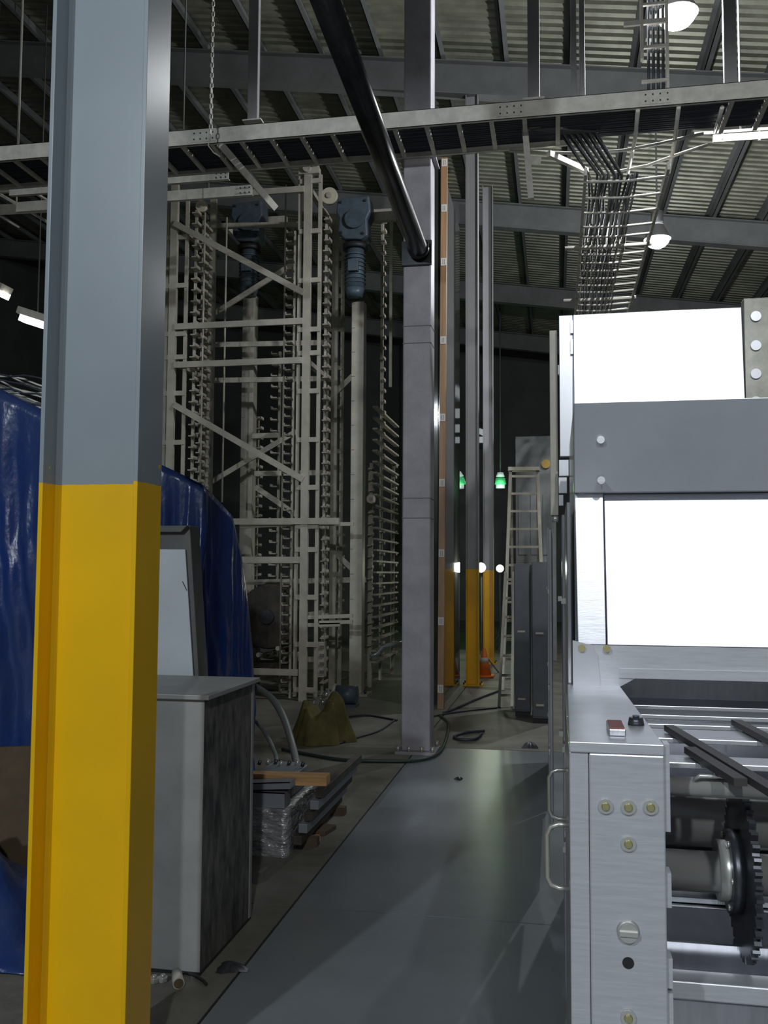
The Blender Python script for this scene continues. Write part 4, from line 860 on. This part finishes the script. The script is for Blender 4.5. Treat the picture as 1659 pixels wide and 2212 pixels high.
hose([(540, 1478, 6.6), (560, 1488, 6.5), (590, 1512, 6.35), (615, 1556, 6.2), (632, 1612, 6.05), (643, 1662, 5.7)], 0.024, M_HOSE, 'thick grey hose arching from behind the bin to the metal plate')
hose([(540, 1548, 6.5), (565, 1572, 6.3), (585, 1606, 6.1), (597, 1638, 5.95), (592, 1664, 5.65)], 0.014, M_HOSE, 'thin grey hose arching beside the thicker hose')
def floor_line(pl, r, m_, label, nm='floor_cable', cat='cable'):
    return tag(MB().tube(smooth([onZ(x, y, r+0.001) for x, y in pl]), r, 8).build(nm, m_), label, cat)
floor_line([(610, 1618), (660, 1628), (740, 1641), (830, 1644), (905, 1642), (948, 1626), (965, 1592), (968, 1562), (950, 1545)], 0.014, M_GHOSE, 'green hose looping on the floor around the square column', 'floor_hose', 'hose')
floor_line([(936, 1547), (975, 1540), (1030, 1533), (1074, 1529)], 0.010, M_CABLE, 'black cable on the floor running to the foot of the narrow ladder')
floor_line([(958, 1540), (990, 1528), (1030, 1510), (1078, 1492)], 0.014, M_CABLE, 'black cable on the floor passing behind the narrow ladder')
floor_line([(732, 1606), (775, 1592), (820, 1578), (852, 1556)], 0.010, M_CABLE, 'black cable on the floor between the canvas cover and square column')
floor_line([(730, 1552), (790, 1545), (858, 1556)], 0.010, M_CABLE, 'black cable on the floor before the pale guide post')
floor_line([(1046, 1579), (1010, 1582), (982, 1590), (992, 1597), (1025, 1597), (1040, 1586)], 0.013, M_CABLE, 'short loop of black cable on the floor near the green hose')
floor_line([(378, 2098), (412, 2104), (436, 2116), (446, 2126)], 0.006, M_BLACK, 'short black cable sticking out from under the bin')
def lump(px, py, rx, ry, h_, m_, nm, label, cat, seed):
    random.seed(seed); c = onZ(px, py); rows = []
    for j in range(9):
        a_ = j/8; row = []
        for i in range(21):
            q = i/20*2*math.pi; k = (1-a_)**0.5*(1+0.25*math.sin(q*3+seed)+0.12*math.sin(q*7+seed*2)); row.append(Vector((c.x+rx*k*math.cos(q), c.y+ry*k*math.sin(q), 0.002+h_*a_*(1+0.3*math.sin(q*2+seed)*(1-a_)))))
        rows.append(row)
    tag(MB().grid(rows, False).build(nm, m_), label, cat)
lump(1145, 1614, 0.07, 0.08, 0.05, M_CAB, 'rag', 'crumpled dark rag on the floor near the stainless machine', 'rag', 3)
lump(991, 1684, 0.03, 0.03, 0.02, M_DKST, 'metal_scrap', 'small dark metal scrap alone on the open floor', 'scrap', 5)
lump(500, 2092, 0.06, 0.05, 0.022, M_DKST, 'metal_scrap', 'flat dark metal scrap on the floor joint beside the bin', 'scrap', 8)
lump(604, 1646, 0.06, 0.05, 0.02, M_DKST, 'metal_scrap', 'dark metal scrap on the floor behind the pine timber', 'scrap', 9)
c = onZ(384, 2128); t = thing('plastic_sleeve', 'small beige plastic sleeve lying in front of the bin', 'sleeve', c)
MB().cyl((c.x-0.02, c.y+0.035, 0.030), (c.x+0.018, c.y-0.035, 0.022), 0.019, 0.022, 16).build('sleeve_wall', M_PLAST, t); MB().cyl((c.x+0.018, c.y-0.035, 0.022), (c.x+0.019, c.y-0.037, 0.022), 0.018, None, 16).build('sleeve_mouth', M_CARD, t)
for k, (px, py, lb) in enumerate(((352, 2120, 'shiny steel nut on the floor next to the beige sleeve'), (333, 2122, 'shiny steel nut on the floor next to the yellow column'))):
    c = onZ(px, py); t = thing('steel_nut', lb, 'nut', c); MB().cyl((c.x, c.y, 0.0), (c.x, c.y, 0.018), 0.020, None, 6).build('nut_body', M_SHAFT, t, 0.002); MB().cyl((c.x, c.y, 0.018), (c.x, c.y, 0.026), 0.009, None, 12).build('stud_end', M_SHAFT, t)
